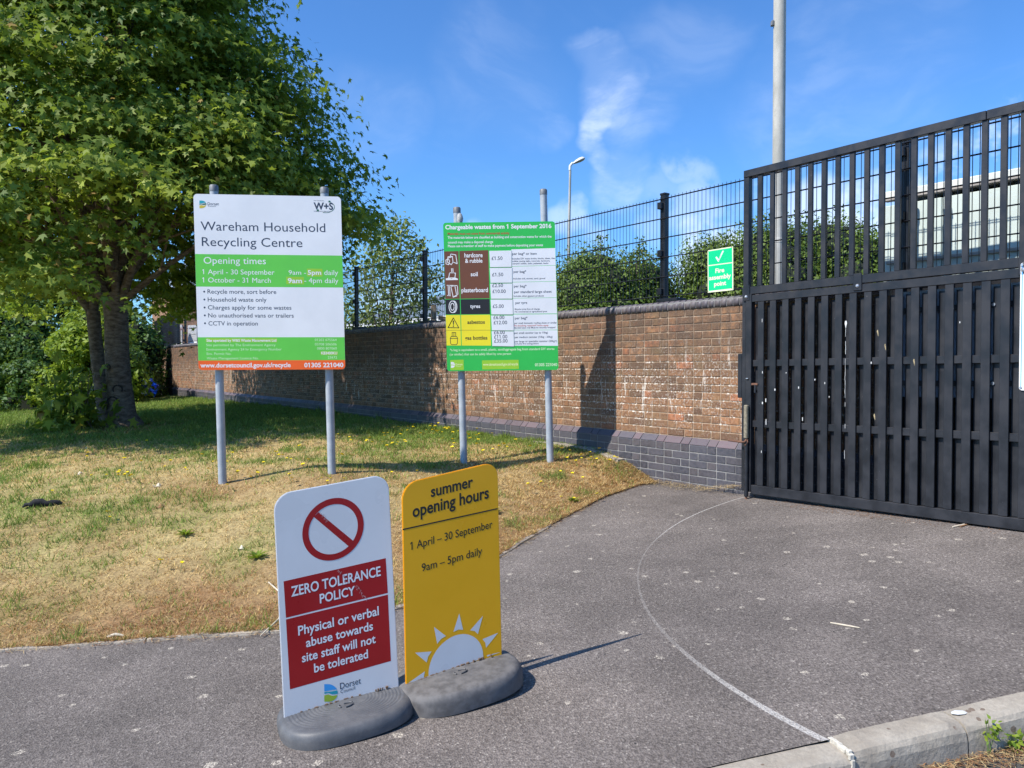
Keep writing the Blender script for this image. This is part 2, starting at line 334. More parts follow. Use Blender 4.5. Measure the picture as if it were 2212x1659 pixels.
P_RED = print_mat('print_red', (.40, .006, .008), .3); P_SILVER = print_mat('panel_pale_grey', (.78, .74, .71), .3); P_TEAL = print_mat('logo_teal', (.02, .35, .42)); P_BLUE = print_mat('logo_blue', (.05, .35, .75))
P_MUST = print_mat('logo_mustard', (.62, .48, .05)); P_LGREEN = print_mat('logo_green', (.38, .50, .04)); P_DGREEN = print_mat('logo_dark_green', (.02, .12, .06)); P_FIRE = print_mat('fire_green', (.0, .56, .22), .4)
P_GLOW = print_mat('pale_border', (.74, .80, .52), .4); P_LTEXT = print_mat('print_pale_green', (.62, .85, .5)); P_LYEL = print_mat('print_pale_yellow', (.85, .9, .45)); P_SCUFF = print_mat('scuff_pink', (.60, .30, .28), .8)
P_BACK = mat('panel_back', (.25, .26, .27), .5)
m, T, b, geo = matT('rubber_base', .5, .4); n1 = T.noise(geo, 14, 5, .65); n2 = T.noise(geo, 300, 2, .6)
c = T.mix(T.ramp(n1, .35, .7), (.085, .087, .093, 1), (.125, .124, .126, 1)); c = T.mix(T.ramp(n2, .6, .75, 0, .35), c, (.3, .28, .26, 1)); T.put(b, 'Base Color', c)
T.put(b, 'Normal', T.node('ShaderNodeBump', inp={'Strength': .15, 'Distance': .003, 'Height': n2}).outputs[0]); M_RUBBER = m
M_RUBBERD = mat('dusty_rubber', (.125, .118, .115), .7, nz=(25, .3), bump=(200, .3, .002))
m, T, b, geo = matT('kerb_concrete', .9, .2); n1 = T.noise(geo, 6, 6, .65); n2 = T.noise(geo, 60, 5, .7)
c = T.mix(T.ramp(n1, .3, .7), (.29, .25, .20, 1), (.43, .38, .31, 1)); c = T.mix(T.ramp(n2, .35, .65, .0, .35), c, (.22, .2, .17, 1))
kv = T.node('ShaderNodeTexVoronoi', inp={'Vector': geo, 'Scale': 22.0}); kd = T.math('ADD', kv.outputs['Distance'], T.math('MULTIPLY', T.noise(geo, 60, 3), .3))
ks = T.math('MULTIPLY', T.math('LESS_THAN', kd, T.math('MULTIPLY', T.node('ShaderNodeSeparateColor', inp={0: kv.outputs['Color']}).outputs[1], .52)), T.ramp(T.noise(geo, 5, 2), .45, .55))
c = T.mix(T.math('MULTIPLY', ks, .75), c, (.13, .085, .06, 1)); T.put(b, 'Base Color', c)
T.put(b, 'Normal', T.node('ShaderNodeBump', inp={'Strength': .7, 'Distance': .006, 'Height': T.math('ADD', n1, n2)}).outputs[0]); M_KERB = m
M_PAINTW = mat('chipped_white', (.56, .52, .44), .85, nz=(40, .3), bump=(80, .5, .004))
M_STRIP = mat('old_concrete_edging', (.36, .31, .25), .95, nz=(14, .35), bump=(50, .8, .01))
M_ROAD = mat('road_asphalt', (.07, .068, .066), .9, nz=(80, .4), bump=(120, .7, .006))
M_DIRT = mat('dry_dirt', (.16, .10, .06), .95, nz=(20, .35), bump=(60, .8, .01))
M_STRAW = mat('straw', (.50, .36, .17), .85, nz=(30, .4)); M_STRAWD = mat('brown_litter', (.26, .13, .055), .9, nz=(30, .4)); M_STRAWP = mat('pale_stick', (.58, .50, .38), .85, nz=(30, .2))
M_YEL = mat('petal_yellow', (.85, .66, .01), .6); M_STEM = mat('flower_stem', (.10, .17, .04), .7); M_CLOTH = mat('black_cloth', (.012, .012, .014), .95, nz=(60, .4), bump=(150, .6, .004))
M_CABIN = mat('cabin_panel', (.52, .59, .55), .55, nz=(3, .08)); M_CABTRIM = mat('cabin_trim', (.33, .30, .27), .6, nz=(10, .2)); M_CABROOF = mat('cabin_roof', (.62, .64, .60), .6, nz=(6, .15))
M_RUST = mat('rusty_steel', (.16, .075, .045), .85, nz=(40, .4), bump=(80, .5, .003)); M_BOLT = mat('bolt_zinc', (.55, .56, .58), .35, .8); M_GREYP = mat('grey_blue_panel', (.30, .36, .45), .5, nz=(4, .1))
M_RUBYEL = mat('lever_cover', (.23, .20, .14), .8, nz=(50, .4))
M_BLOCKW = mat('white_door_paint', (.82, .83, .85), .5); M_MAUVE = mat('mauve_render', (.36, .26, .25), .9, nz=(3, .1)); M_SHED = mat('shed_cladding', (.22, .27, .32), .5, nz=(5, .15)); M_TIMBER = mat('timber_post', (.38, .28, .18), .9, nz=(12, .3))
M_GLASS = mat('lamp_glass', (.30, .27, .22), .15); M_LANT = mat('lantern_shell', (.70, .71, .72), .4); M_BLUEBAG = mat('blue_plastic', (.01, .08, .62), .3); M_RED = mat('red_plastic', (.5, .02, .02), .4); M_WHITEP = mat('white_plastic', (.75, .78, .82), .4); M_TEALP = mat('teal_panel', (.12, .40, .40), .45); M_DARKP = mat('dark_panel', (.03, .05, .08), .5)
M_FAR = mat('far_ground', (.09, .10, .05), .95, nz=(.5, .3))
# ---------------------------------------------------------------- ground heights (z relative to the camera)
GX, GY = .075, .025
def hp(x, y): return -1.17+GX*(np.clip(x, -7, 6)-2.08)+GY*(np.clip(y, -5, 30)-7.09)
edge = [(-1500, 1460), (-700, 1432), (0, 1406), (300, 1384), (600, 1366), (790, 1338), (930, 1292), (1085, 1196), (1190, 1134), (1300, 1076), (1380, 1049), (1440, 1041), (1520, 1046), (1604, 1057)]
def on_plane(px, py, off=0.0):
    d = pixdir(px, py); t = (-1.17+off-GX*2.08-GY*7.09)/(d.z-GX*d.x-GY*d.y); return Vector((d.x*t, d.y*t, d.z*t))
EP = [on_plane(*q) for q in edge]
EP[0] = Vector((-14, 3.2, 0)); EP[1] = Vector((-7, 3.9, 0))
ctrl = [(p.x, p.y, float(hp(p.x, p.y))) for p in EP]
ctrl += [(2.12, 7.33, -1.10), (1.3, 8.47, -1.02), (.443, 9.66, -.935), (-.73, 11.3, -.90), (-1.6, 12.5, -.885), (-2.8, 14.2, -.867), (-7, 20, -.88), (-11.2, 25.5, -.90), (-.54, 8.33, -1.025), (.38, 8.33, -1.01),
         (-2.68, 7.23, -1.087), (-1.71, 7.4, -1.0), (-6.45, 13, -.97), (-16, 25, -1.32), (-22, 24, -1.8), (-9.5, 12, -1.12), (-14, 12, -1.6), (-4.5, 6, -1.33), (-8, 7, -1.6), (-15, 7, -2.0)]
ctrl = np.array(ctrl)
def tps_fit(P):
    n = len(P); d = np.hypot(P[:, None, 0]-P[None, :, 0], P[:, None, 1]-P[None, :, 1]); K = np.where(d > 0, d*d*np.log(d+1e-12), 0)
    A = np.zeros((n+3, n+3)); A[:n, :n] = K+np.eye(n)*.02; A[:n, n] = 1; A[:n, n+1:] = P[:, :2]; A[n, :n] = 1; A[n+1:, :n] = P[:, :2].T
    return np.linalg.solve(A, np.r_[P[:, 2], 0, 0, 0])
TW = tps_fit(ctrl)
def hg(x, y):
    x = np.asarray(x, float); y = np.asarray(y, float); r = np.zeros(x.shape)
    for i in range(len(ctrl)):
        d2 = (x-ctrl[i, 0])**2+(y-ctrl[i, 1])**2; r = r+TW[i]*.5*d2*np.log(d2+1e-12)
    r = r+TW[-3]+TW[-2]*x+TW[-1]*y
    r = r+(fbm(x, y, 2.2, 5, 3)-.5)*.03
    return np.maximum(r, hp(x, y)+.012)
def gz(x, y): return float(hg(np.array([x]), np.array([y]))[0])+CAMZ
def grid_mesh(name, X, Y, Z, mats, colarr=None):
    nu, nv = X.shape; V = np.stack([X, Y, Z], -1).reshape(-1, 3)
    i = np.arange(nu-1)[:, None]*nv+np.arange(nv-1)[None, :]
    q = np.stack([i, i+nv, i+nv+1, i+1], -1).reshape(-1, 4)
    # make normals face up
    a = V[q[0, 1]]-V[q[0, 0]]; bb = V[q[0, 3]]-V[q[0, 0]]
    if a[0]*bb[1]-a[1]*bb[0] < 0: q = q[:, ::-1]
    me = np_mesh(name, V, 4, q.ravel(), smooth=True)
    if colarr is not None:
        at = me.attributes.new('col', 'FLOAT_COLOR', 'POINT'); at.data.foreach_set('color', np.c_[colarr.reshape(-1, 3), np.ones(V.shape[0])].astype(np.float32).ravel())
    return me
# kerb line
K1 = on_plane(1551, 1648); K2 = on_plane(2212, 1497); KD = Vector((K2.x-K1.x, K2.y-K1.y, 0)).normalized(); KN = Vector((KD.y, -KD.x, 0))
# asphalt footway
u = np.linspace(-16, 16, 120); vv = np.linspace(0, 1, 60)**1.3
bx = K1.x+KD.x*u; by = K1.y+KD.y*u
X = bx[:, None]+KN.x*.012+0*vv[None]; Y = by[:, None]+KN.y*.012+(22-by[:, None])*vv[None]
Z = hp(X, Y)+CAMZ
o = link('pavement', grid_mesh('pavement', X, Y, Z, None), M_ASPH); tag(o, kind='structure')
# road below the kerb
X2 = bx[:, None]+KN.x*(.125+vv*14)[None]; Y2 = by[:, None]+KN.y*(.125+vv*14)[None]
Z2 = hp(bx, by)[:, None]-.115+0*vv[None]+CAMZ-.01*vv[None]
o = link('road', grid_mesh('road', X2, Y2, Z2, None), M_ROAD); tag(o, kind='structure')
# far ground to the horizon
o = link('ground', grid_mesh('ground', *np.meshgrid(np.linspace(-1500, 1500, 5), np.linspace(-1500, 1500, 5), indexing='ij'), np.full((5, 5), CAMZ-2.75), None), M_FAR); tag(o, kind='structure')
# lawn: ruled between its edge and the wall
def lerp_path(P, n):
    P = np.array([[p[0], p[1]] for p in P]); d = np.r_[0, np.cumsum(np.hypot(*np.diff(P, axis=0).T))]
    t = np.linspace(0, d[-1], n); return np.c_[np.interp(t, d, P[:, 0]), np.interp(t, d, P[:, 1])]
nl = 260
B = lerp_path(EP, nl)
top = [(-26, 24), (-17, 25.3), (-11.6, 26.2)]+[tuple(wp(s, .0, 0))[:2] for s in (22.5, 16, 10, 6, 4, 2.5, 1.2, .4, 0)]
Tt = lerp_path(top, nl)
# let columns run roughly straight back: blend parameters so the top path is compressed towards the gate
vgrid = np.linspace(0, 1, 110)
X = B[:, 0][:, None]*(1-vgrid)+Tt[:, 0][:, None]*vgrid; Y = B[:, 1][:, None]*(1-vgrid)+Tt[:, 1][:, None]*vgrid
edn = (fbm(B[:, 0], B[:, 1], 6, 2, 3)-.5)*.10
for j in range(3): Y[:, j] += edn*(1-j/3)
Z = hg(X, Y)+CAMZ
def lawn_color(x, y):
    """0 rust litter, 1 straw, 2 green : mixture of base colours"""
    n1 = fbm(x, y, .8, 1); n2 = fbm(x, y, 3.0, 9); n3 = fbm(x, y, .35, 21, 3)
    # distance to the front edge
    ex = np.interp(x, B[:, 0], B[:, 1]); de = np.where(x < -.3, y-ex, 99)
    dl = np.min(np.hypot(x[..., None]-B[::6, 0], y[..., None]-B[::6, 1]), axis=-1)
    green = np.clip((n1-.44)*3.0, 0, 1)*.45+np.clip((n2-.5)*5, 0, 1)*.45
    far = 1/(1+np.exp(-(y-(9.6-.15*x+n3*1.5))*2.2))
    left = 1/(1+np.exp((x+3.2+n3)*1.6))
    green = np.clip(green+far*.55*np.clip(.5+n1, 0, 1)+left*.35*n1*1.6, 0, 1)
    dwl = np.abs((x-W0.x)*UD.x+(y-W0.y)*UD.y)
    right = np.clip((x-.2)/1.5, 0, 1); green = green*(1-.55*right)
    rust = np.clip(1-dl/1.3, 0, 1)**.8*.95+np.clip((fbm(x, y, 1.3, 33)-.52)*5, 0, 1)*.5*np.clip(1-(y-8)/3, 0, 1)
    for (a, b2, r) in [(-2.75, 7.1, .9), (-1.6, 7.3, .8), (-.3, 8.3, .7), (.6, 8.5, .9)]: rust = np.maximum(rust, .85*np.exp(-((x-a)**2+(y-b2)**2)/r**2*2.0))
    rust = np.maximum(rust, np.exp(-((x+6.2)**2+(y-12.6)**2)/1.1)); rust = np.clip(rust, 0, 1)*(.5+.5*n2*1.6)
    return np.clip(green*(1-.8*rust), 0, 1), np.clip(rust, 0, 1)
g_, r_ = lawn_color(X, Y)
def mixc(g, r, nz):
    straw = np.array([.56, .43, .20]); grn = np.array([.25, .30, .075]); rst = np.array([.36, .20, .095])
    c = straw*(1-r[..., None])+rst*r[..., None]; c = c*(1-g[..., None])+grn*g[..., None]; return c*nz[..., None]
colr = mixc(g_, r_, .75+.5*fbm(X, Y, 9, 4))
o = link('lawn', grid_mesh('lawn', X, Y, Z, None, colr), M_SOIL); tag(o, kind='structure')
# grass blades
def sample_lawn(n, pw=2.2):
    a = RNG.random(n); bq = RNG.random(n)**pw
    i = a*(nl-1.001); i0 = i.astype(int); f = i-i0
    bb = B[i0]*(1-f[:, None])+B[i0+1]*f[:, None]; tt = Tt[i0]*(1-f[:, None])+Tt[i0+1]*f[:, None]
    return bb*(1-bq[:, None])+tt*bq[:, None]
P = sample_lawn(1100000, 2.0)
dist = np.hypot(P[:, 0], P[:, 1]); vis = (np.abs(P[:, 0]/P[:, 1]) < .78) & (P[:, 1] < 24)
# random clumping
cl_ = fbm(P[:, 0], P[:, 1], 14, 6, 2); keep = vis & (RNG.random(len(P)) < np.clip((cl_-.30)*3.2, .12, 1))
P = P[keep][:430000]; n = len(P); g_, r_ = lawn_color(P[:, 0], P[:, 1]); z = hg(P[:, 0], P[:, 1])+CAMZ
dist = np.hypot(P[:, 0], P[:, 1])
isg = RNG.random(n) < np.clip(g_*1.25, 0, .93); isr = (~isg) & (RNG.random(n) < r_*.75)
col = np.where(isg[:, None], np.array([.22, .30, .06]), np.where(isr[:, None], np.array([.48, .27, .11]), np.array([.66, .49, .22])))
col = col*(.6+.75*RNG.random((n, 1)))*np.array([1, 1, 1])+RNG.normal(0, .012, (n, 3)); col = np.clip(col, .01, 1)
L = np.where(isr, .018+.02*RNG.random(n), np.where(isg, .02+.035*RNG.random(n), .02+.03*RNG.random(n)))*np.clip(.8+dist*.03, 1, 1.5)
tuft = fbm(P[:, 0], P[:, 1], 4.0, 40, 2); L *= 1+1.1*np.clip((tuft-.6)*6, 0, 1)*isg
dwall = np.abs((P[:, 0]-W0.x)*UD.x+(P[:, 1]-W0.y)*UD.y); L *= np.where(dwall < .12, 1.2, 1)
wd = (.0022+.0016*RNG.random(n))*np.clip(dist/5.5, 1, 3.2)
az = RNG.random(n)*2*np.pi; lean = np.where(isg, .35+.6*RNG.random(n), .6+.85*RNG.random(n)); la = RNG.random(n)*2*np.pi
tip = np.c_[np.cos(la)*np.sin(lean)*L, np.sin(la)*np.sin(lean)*L, np.cos(lean)*L+.002]
sd_ = np.c_[np.cos(az)*wd, np.sin(az)*wd, np.zeros(n)]; base = np.c_[P, z-.004]
V = np.stack([base-sd_, base+sd_, base+tip], 1).reshape(-1, 3)
me = np_mesh('grass', V, 3, np.arange(n*3), {'col': col})
tag(link('grass', me, M_GRASS), 'short dry straw and green grass blades covering the sloping lawn', 'grass', kind='stuff')
# ---------------------------------------------------------------- brick wall
wall = empty('brick_wall', wp(0, 0, -1.2), 'long weathered brown brick wall with blue brick plinth and rounded coping behind the signs', 'wall')
wloc = wall.location
SMIN, SMAX = -1.35, 22.4
def mb_wall(): return MB(WF)
q = mb_wall(); q.box(SMIN+.004, SMAX, .006, .322, -1.30, .585); q.build('mortar', M_MORTAR, wall)
q = mb_wall(); q.box(SMIN+.004, SMAX, -.050, .005, -1.30, -.757); q.add([(SMIN+.004, -.050, -.757), (SMAX, -.050, -.757), (SMAX, .004, -.696), (SMIN+.004, .004, -.696)], [(0, 1, 2, 3)])
q.box(SMIN+.004, SMAX, -.004, .332, .586, .66); q.build('plinth_mortar', M_MORTARG, wall)
ROT = math.atan2(US.y, US.x)
def brick_mesh(name, L, D, H, rnd, bev=.004):
    q = MB(); q.box(-L/2, L/2, 0, D, 0, H, bev=bev); me = q.mesh(name)
    for v in me.vertices: v.co.x += random.uniform(-1, 1)*rnd; v.co.z += random.uniform(-1, 1)*rnd*.8; v.co.y += random.uniform(-1, 1)*rnd*.6
    return me
# local brick axes: +x along US (so face -y must look to camera side): rotate so x->US, y->UD requires a mirrored basis check
MW = Matrix(((US.x, UD.x, 0), (US.y, UD.y, 0), (0, 0, 1)))
det = MW.determinant()
def wall_basis():
    # x axis = -US if the (US,UD,z) basis is left handed
    return -1 if det < 0 else 1
SG = wall_basis(); BR = Matrix(((US.x*SG, UD.x, 0), (US.y*SG, UD.y, 0), (0, 0, 1))).to_euler()
def rbrick():
    t = random.random(); v = random.uniform(.75, 1.2)
    base = random.choice([(.25, .148, .084), (.23, .14, .082), (.26, .145, .082), (.205, .135, .084), (.17, .11, .07), (.235, .135, .078)])
    if t < .05: base = (.30, .135, .075)
    elif t < .24: base = (.105, .070, .050)
    return (base[0]*v*1.08, base[1]*v*.90, base[2]*v*.74)
def rblue():
    v = random.uniform(.8, 1.25); return tuple(c*v for c in random.choice([(.058, .056, .066), (.068, .062, .07), (.048, .048, .058), (.075, .064, .066)]))
def rcop():
    v = random.uniform(.85, 1.15); return tuple(c*v for c in random.choice([(.125, .105, .112), (.105, .09, .10), (.145, .12, .118)]))
def rcapb():
    v = random.uniform(.85, 1.2); return tuple(c*v for c in random.choice([(.13, .092, .10), (.10, .078, .09), (.085, .075, .09)]))
def lay(courses, z0, H, yface, name, fn, mats, variants, limit=300, depth=.02):
    items = []
    for c in range(courses):
        s = SMIN+(.0 if c % 2 == 0 else -.169+.056)
        k = 0
        while s < SMAX:
            st = (k % 2 == 0); Lb = .225 if st else .1125; a = max(s, SMIN)+.005; e = min(s+Lb, SMAX)-.005
            if e-a > .03: items.append((abs((a+e)/2-.0) + (100 if (a+e)/2 < -.02 else 0), (a+e)/2, e-a, z0+c*H, st))
            s += Lb; k += 1
    items.sort(key=lambda t: t[0])
    vs = {True: [brick_mesh(name, .215, depth, H-.010, .0018) for _ in range(variants)], False: [brick_mesh(name, .1025, depth, H-.010, .0018) for _ in range(variants)]}
    full = {True: .215, False: .1025}
    def color(): return fn()
    n = 0; rest = []
    for it in items:
        _, sc, Lb, zz, st = it
        if n < limit and abs(Lb-full[st]) < .002 and sc > -.02:
            o = bpy.data.objects.new(name, random.choice(vs[st])); COL.objects.link(o); o.parent = wall
            if not o.data.materials: o.data.materials.append(mats[0])
            o.location = wp(sc, yface+random.uniform(-.0015, .0015), zz+.005)-wloc; o.rotation_euler = BR; o.color = c4(color()); n += 1
        else: rest.append(it)
    # the rest: one joined part
    V = []; F = []; C = []
    for _, sc, Lb, zz, st in rest:
        j = random.uniform(-.0015, .0015); k = len(V); y0 = yface+j; h = Lb/2; jj = [random.uniform(-.002, .002) for _ in range(4)]
        for (a, y, zq) in [(-h+jj[0], y0, 0), (h+jj[1], y0, 0), (h+jj[2], y0, H-.01), (-h+jj[3], y0, H-.01), (-h, y0+depth, 0), (h, y0+depth, 0), (h, y0+depth, H-.01), (-h, y0+depth, H-.01)]:
            V.append(WF.p(sc+a, y, zz+.005+zq)-wloc)
        F += [(k, k+1, k+2, k+3), (k, k+4, k+5, k+1), (k+1, k+5, k+6, k+2), (k+2, k+6, k+7, k+3), (k+3, k+7, k+4, k)]; cc = color(); C += [cc]*5
    me = bpy.data.meshes.new(name); me.from_pydata([tuple(v) for v in V], [], F); at = me.attributes.new('col', 'FLOAT_COLOR', 'FACE')
    at.data.foreach_set('color', np.c_[np.array(C), np.ones(len(C))].astype(np.float32).ravel()); me.update()
    o = link('far_'+name, me, mats[1], wall); o['kind'] = 'stuff'
lay(17, -.690, .075, 0.0, 'brick', rbrick, (M_BRICK, M_BRICKA), 6)
lay(7, -.690-.067-7*.075, .075, -.056, 'plinth_brick', rblue, (M_BLUE, M_BLUEA), 4)
# sloping plinth course: alternating long and short wedge bricks
def wedge_mesh(L):
    q = MB(); q.prism([(0, 0)], 0, 0) if False else None
    prof = [(-.056, 0), (-.056, .006), (-.002, .064), (.02, .064), (.02, 0)]; V = [(-L/2, y, z) for y, z in prof]+[(L/2, y, z) for y, z in prof]
    F = [(0, 1, 2, 3, 4), (9, 8, 7, 6, 5)]+[((i+1) % 5, i, i+5, (i+1) % 5+5) for i in range(5)]
    q = MB(); q.add(V, F); return q.mesh('plinth_cap_brick')
wm = {True: [wedge_mesh(.215)], False: [wedge_mesh(.1025)]}
s = SMIN; k = 0
while s < SMAX-.2:
    st = k % 2 == 0; Lb = .225 if st else .1125
    o = bpy.data.objects.new('plinth_cap_brick', wm[st][0]); COL.objects.link(o); o.parent = wall
    if not o.data.materials: o.data.materials.append(M_BLUE)
    o.location = wp(s+Lb/2, random.uniform(-.001, .001), -.690-.067)-wloc; o.rotation_euler = BR; o.color = c4(rcapb()); s += Lb; k += 1
# rounded coping bricks on edge
prof = [(-.010, 0), (-.010, .042), (-.004, .062), (.010, .079), (.028, .090), (.05, .094), (.28, .094), (.302, .09), (.318, .079), (.330, .062), (.336, .042), (.336, 0)]
def coping_mesh(w):
    n = len(prof); V = [(-w/2, y, z) for y, z in prof]+[(w/2, y, z) for y, z in prof]
    F = [tuple(range(n)), tuple(range(2*n-1, n-1, -1))]+[((i+1) % n, i, i+n, (i+1) % n+n) for i in range(n)]
    q = MB(); q.add(V, F); me = q.mesh('coping_brick'); me.polygons.foreach_set('use_smooth', [False, False]+[True]*n); return me
cm = [coping_mesh(w) for w in (.064, .066, .0655)]; s = 0.0; n = 0; C = []; F = []; V = []
ss = SMIN+.0375; allc = []
while ss < SMAX: allc.append(ss); ss += .075
allc.sort(key=lambda v: v if v > -.05 else 50)
for ss in allc:
    if n < 296:
        o = bpy.data.objects.new('coping_brick', random.choice(cm)); COL.objects.link(o); o.parent = wall
        if not o.data.materials: o.data.materials.append(M_BLUE)
        o.location = wp(ss, random.uniform(-.003, .003), .586+random.uniform(-.001, .002))-wloc; o.rotation_euler = BR; o.color = c4(rcop()); n += 1
    else:
        k = len(V); m_ = len(prof); V += [WF.p(ss-.0325, y, .586+z)-wloc for y, z in prof]+[WF.p(ss+.0325, y, .586+z)-wloc for y, z in prof]
        fs = [tuple(range(m_)), tuple(range(2*m_-1, m_-1, -1))]+[((i+1) % m_, i, i+m_, (i+1) % m_+m_) for i in range(m_)]
        F += [tuple(i+k for i in f) for f in fs]; C += [rcop()]*len(fs)
if V:
    me = bpy.data.meshes.new('far_coping_brick'); me.from_pydata([tuple(v) for v in V], [], F); at = me.attributes.new('col', 'FLOAT_COLOR', 'FACE'); at.data.foreach_set('color', np.c_[np.array(C), np.ones(len(C))].astype(np.float32).ravel())
    o = link('far_coping_brick', me, M_BLUEA, wall); o['kind'] = 'stuff'
# return leg of the wall beyond its corner
C0 = wp(SMAX, 0, 0); RD = (Vector((-14.6, 31.8, 0))-Vector((C0.x, C0.y, 0))).normalized(); RN = Vector((RD.y, -RD.x, 0))
RF = Frame(C0, RD, RN, (0, 0, 1))
rw = empty('brick_wall', RF.p(0, 0, -1.3), 'shaded end leg of the brick wall, turning away past its far corner', 'wall')
q = MB(RF); q.box(.02, 7, .006, .32, -1.4, .585); q.build('mortar', M_MORTAR, rw)
V = []; F = []; C = []
for c in range(17):
    s = (c % 2)*-.11; k2 = 0
    while s < 7:
        Lb = .225 if k2 % 2 == 0 else .1125; a = max(s, .0)+.005; e = s+Lb-.005
        if e > a:
            k = len(V); zz = -.69+c*.075+.005
            V += [RF.p(x, y, zq) for x, y, zq in [(a, 0, zz), (e, 0, zz), (e, 0, zz+.065), (a, 0, zz+.065), (a, .02, zz), (e, .02, zz), (e, .02, zz+.065), (a, .02, zz+.065)]]
            F += [(k, k+1, k+2, k+3), (k, k+4, k+5, k+1), (k+1, k+5, k+6, k+2), (k+2, k+6, k+7, k+3), (k+3, k+7, k+4, k)]; C += [rbrick()]*5
        s += Lb; k2 += 1
me = bpy.data.meshes.new('far_brick'); me.from_pydata([tuple(v-rw.location) for v in V], [], F); at = me.attributes.new('col', 'FLOAT_COLOR', 'FACE'); at.data.foreach_set('color', np.c_[np.array(C), np.ones(len(C))].astype(np.float32).ravel())
o = link('far_brick', me, M_BRICKA, rw); o['kind'] = 'stuff'
q = MB(RF); q.box(-.03, 7, -.01, .336, .586, .68, bev=.02); q.build('coping', M_BLUEA, rw); q = MB(RF); q.box(-.05, 7, -.056, .003, -1.4, -.75); q.build('plinth', M_BLUEA, rw)
# ---------------------------------------------------------------- mesh fence on the wall
FSC = 1.02
fence = empty('mesh_fence', wp(0, .12, .7), 'black double wire mesh fence standing on top of the brick wall', 'fence')
FD = .12
def s_at(px, d):
    r_ = pixdir(px, 795); t_ = (W0.dot(UD)+d)/r_.dot(UD); return (r_*t_-W0).dot(US)
_a = s_at(1434, FD+.04); _p = (s_at(769, FD+.04)-_a)/5*1.0; _p = (s_at(918, FD+.04)-_a)/2
ps = [s_at(1954, FD+.04)+(i+1)*2.5 for i in range(-4, -1)]+[s_at(1954, FD+.04)]+[_a+_p*i for i in range(0, 9)]; ps = [p for p in ps if p < SMAX]
for s in ps:
    q = MB(WF); q.box(s-.033, s+.033, FD+.012, FD+.075, .695, 1.815, bev=.004); po = q.build('fence_post', M_FENCE, fence)
    q = MB(WF); q.box(s-.037, s+.037, FD+.006, FD+.081, 1.812, 1.835, bev=.004); q.build('post_cap', M_FENCE, po)
    q = MB(WF); q.box(s-.24, s+.05, FD-.03, FD+.12, .684, .722, bev=.006); q.build('base_plate', M_FENCE, po)
    for zc in (1.70, 1.20, .80):
        q = MB(WF); q.box(s-.012, s+.042, FD-.026, FD+.012, zc-.035, zc+.035, bev=.004); q.build('clamp', M_FENCE, po)
def wires(mb, s0, s1, z0, z1):
    s = math.ceil(s0/.0508)*.0508
    while s < s1:
        mb.tube([(s, FD-.006, z0-.0), (s, FD-.006, z1)], .0033, 4, smooth=False); s += .0508
    z = z0+.02
    while z < z1+.001:
        for dy in (-.014, .003): mb.tube([(s0, FD+dy, z), (s1, FD+dy, z)], .0042, 4, smooth=False)
        z += .2035
for a, b2 in zip(ps[:-1], ps[1:]):
    q = MB(WF); wires(q, a-.0+.004, b2-.004, .728, 1.79); q.build('mesh_panel', M_FENCE, fence)
q = MB(WF); wires(q, ps[-1]+.004, SMAX, .728, 1.79); q.build('mesh_panel', M_FENCE, fence)
q = MB(RF)
fr_save = q.fr
s = 0.05
while s < 7:
    q.tube([(s, FD, .728), (s, FD, 1.79)], .0033, 4, smooth=False); s += .0508
for i in range(6): q.tube([(0, FD, .748+i*.2035), (7, FD, .748+i*.2035)], .005, 4, smooth=False)
q.build('mesh_panel', M_FENCE, fence)
for s in (.1, 2.4, 4.8):
    q = MB(RF); q.box(s, s+.09, FD, FD+.09, .68, 1.83); q.build('fence_post', M_FENCE, fence)
for i in range(4):  # added dark sheets past the wall end, keeping the lower slat gaps dark
    q = MB(WF); q.box(-2.4-i*1.06, -1.36-i*1.06, FD+.03, FD+.06, -1.3, .66, bev=.006); q.build('gap_dark_sheet', M_FENCE, fence)
# ---------------------------------------------------------------- text on signs
TXT = []
_cur_cache = {}
def text_geo(body, bold=0.0):
    key = (body, bold)
    if key in _cur_cache: return _cur_cache[key]
    cu = bpy.data.curves.new('t', 'FONT'); cu.body = body; cu.size = 1; cu.offset = bold; cu.resolution_u = 3; cu.fill_mode = 'BOTH'
    ob = bpy.data.objects.new('t', cu); COL.objects.link(ob); bpy.context.view_layer.update()
    me = bpy.data.meshes.new_from_object(ob.evaluated_get(bpy.context.evaluated_depsgraph_get()))
    vs = [v.co.copy() for v in me.vertices]; fs = [tuple(p.vertices) for p in me.polygons]
    bpy.data.objects.remove(ob); bpy.data.curves.remove(cu); bpy.data.meshes.remove(me)
    if '1' in body and body != '1':          # give the bare figure one its flag
        one, _ = text_geo('1', bold); x0 = min(v.x for v in one); x1 = max(v.x for v in one); top = max(v.y for v in one); st = x1-x0
        if st < .2:
            for i, ch in enumerate(body):
                if ch == '1':
                    pre, _ = text_geo(body[:i+1]+'|', 0.0) if False else text_geo_raw(body[:i+1], bold); xr = max(v.x for v in pre); xl = xr-st; n = len(vs)
                    vs += [Vector((xl+.001, top, 0)), Vector((xl+.001, top-st*1.15, 0)), Vector((xl-.125, top-st*1.15-.085, 0)), Vector((xl-.125, top-st*.15-.085, 0))]; fs.append((n+3, n+2, n+1, n))
    _cur_cache[key] = (vs, fs); return vs, fs
def text_geo_raw(body, bold):
    cu = bpy.data.curves.new('t', 'FONT'); cu.body = body; cu.size = 1; cu.offset = bold; cu.resolution_u = 3
    ob = bpy.data.objects.new('t', cu); COL.objects.link(ob); bpy.context.view_layer.update()
    me = bpy.data.meshes.new_from_object(ob.evaluated_get(bpy.context.evaluated_depsgraph_get())); vs = [v.co.copy() for v in me.vertices]
    bpy.data.objects.remove(ob); bpy.data.curves.remove(cu); bpy.data.meshes.remove(me); return vs, None
XREF = {}
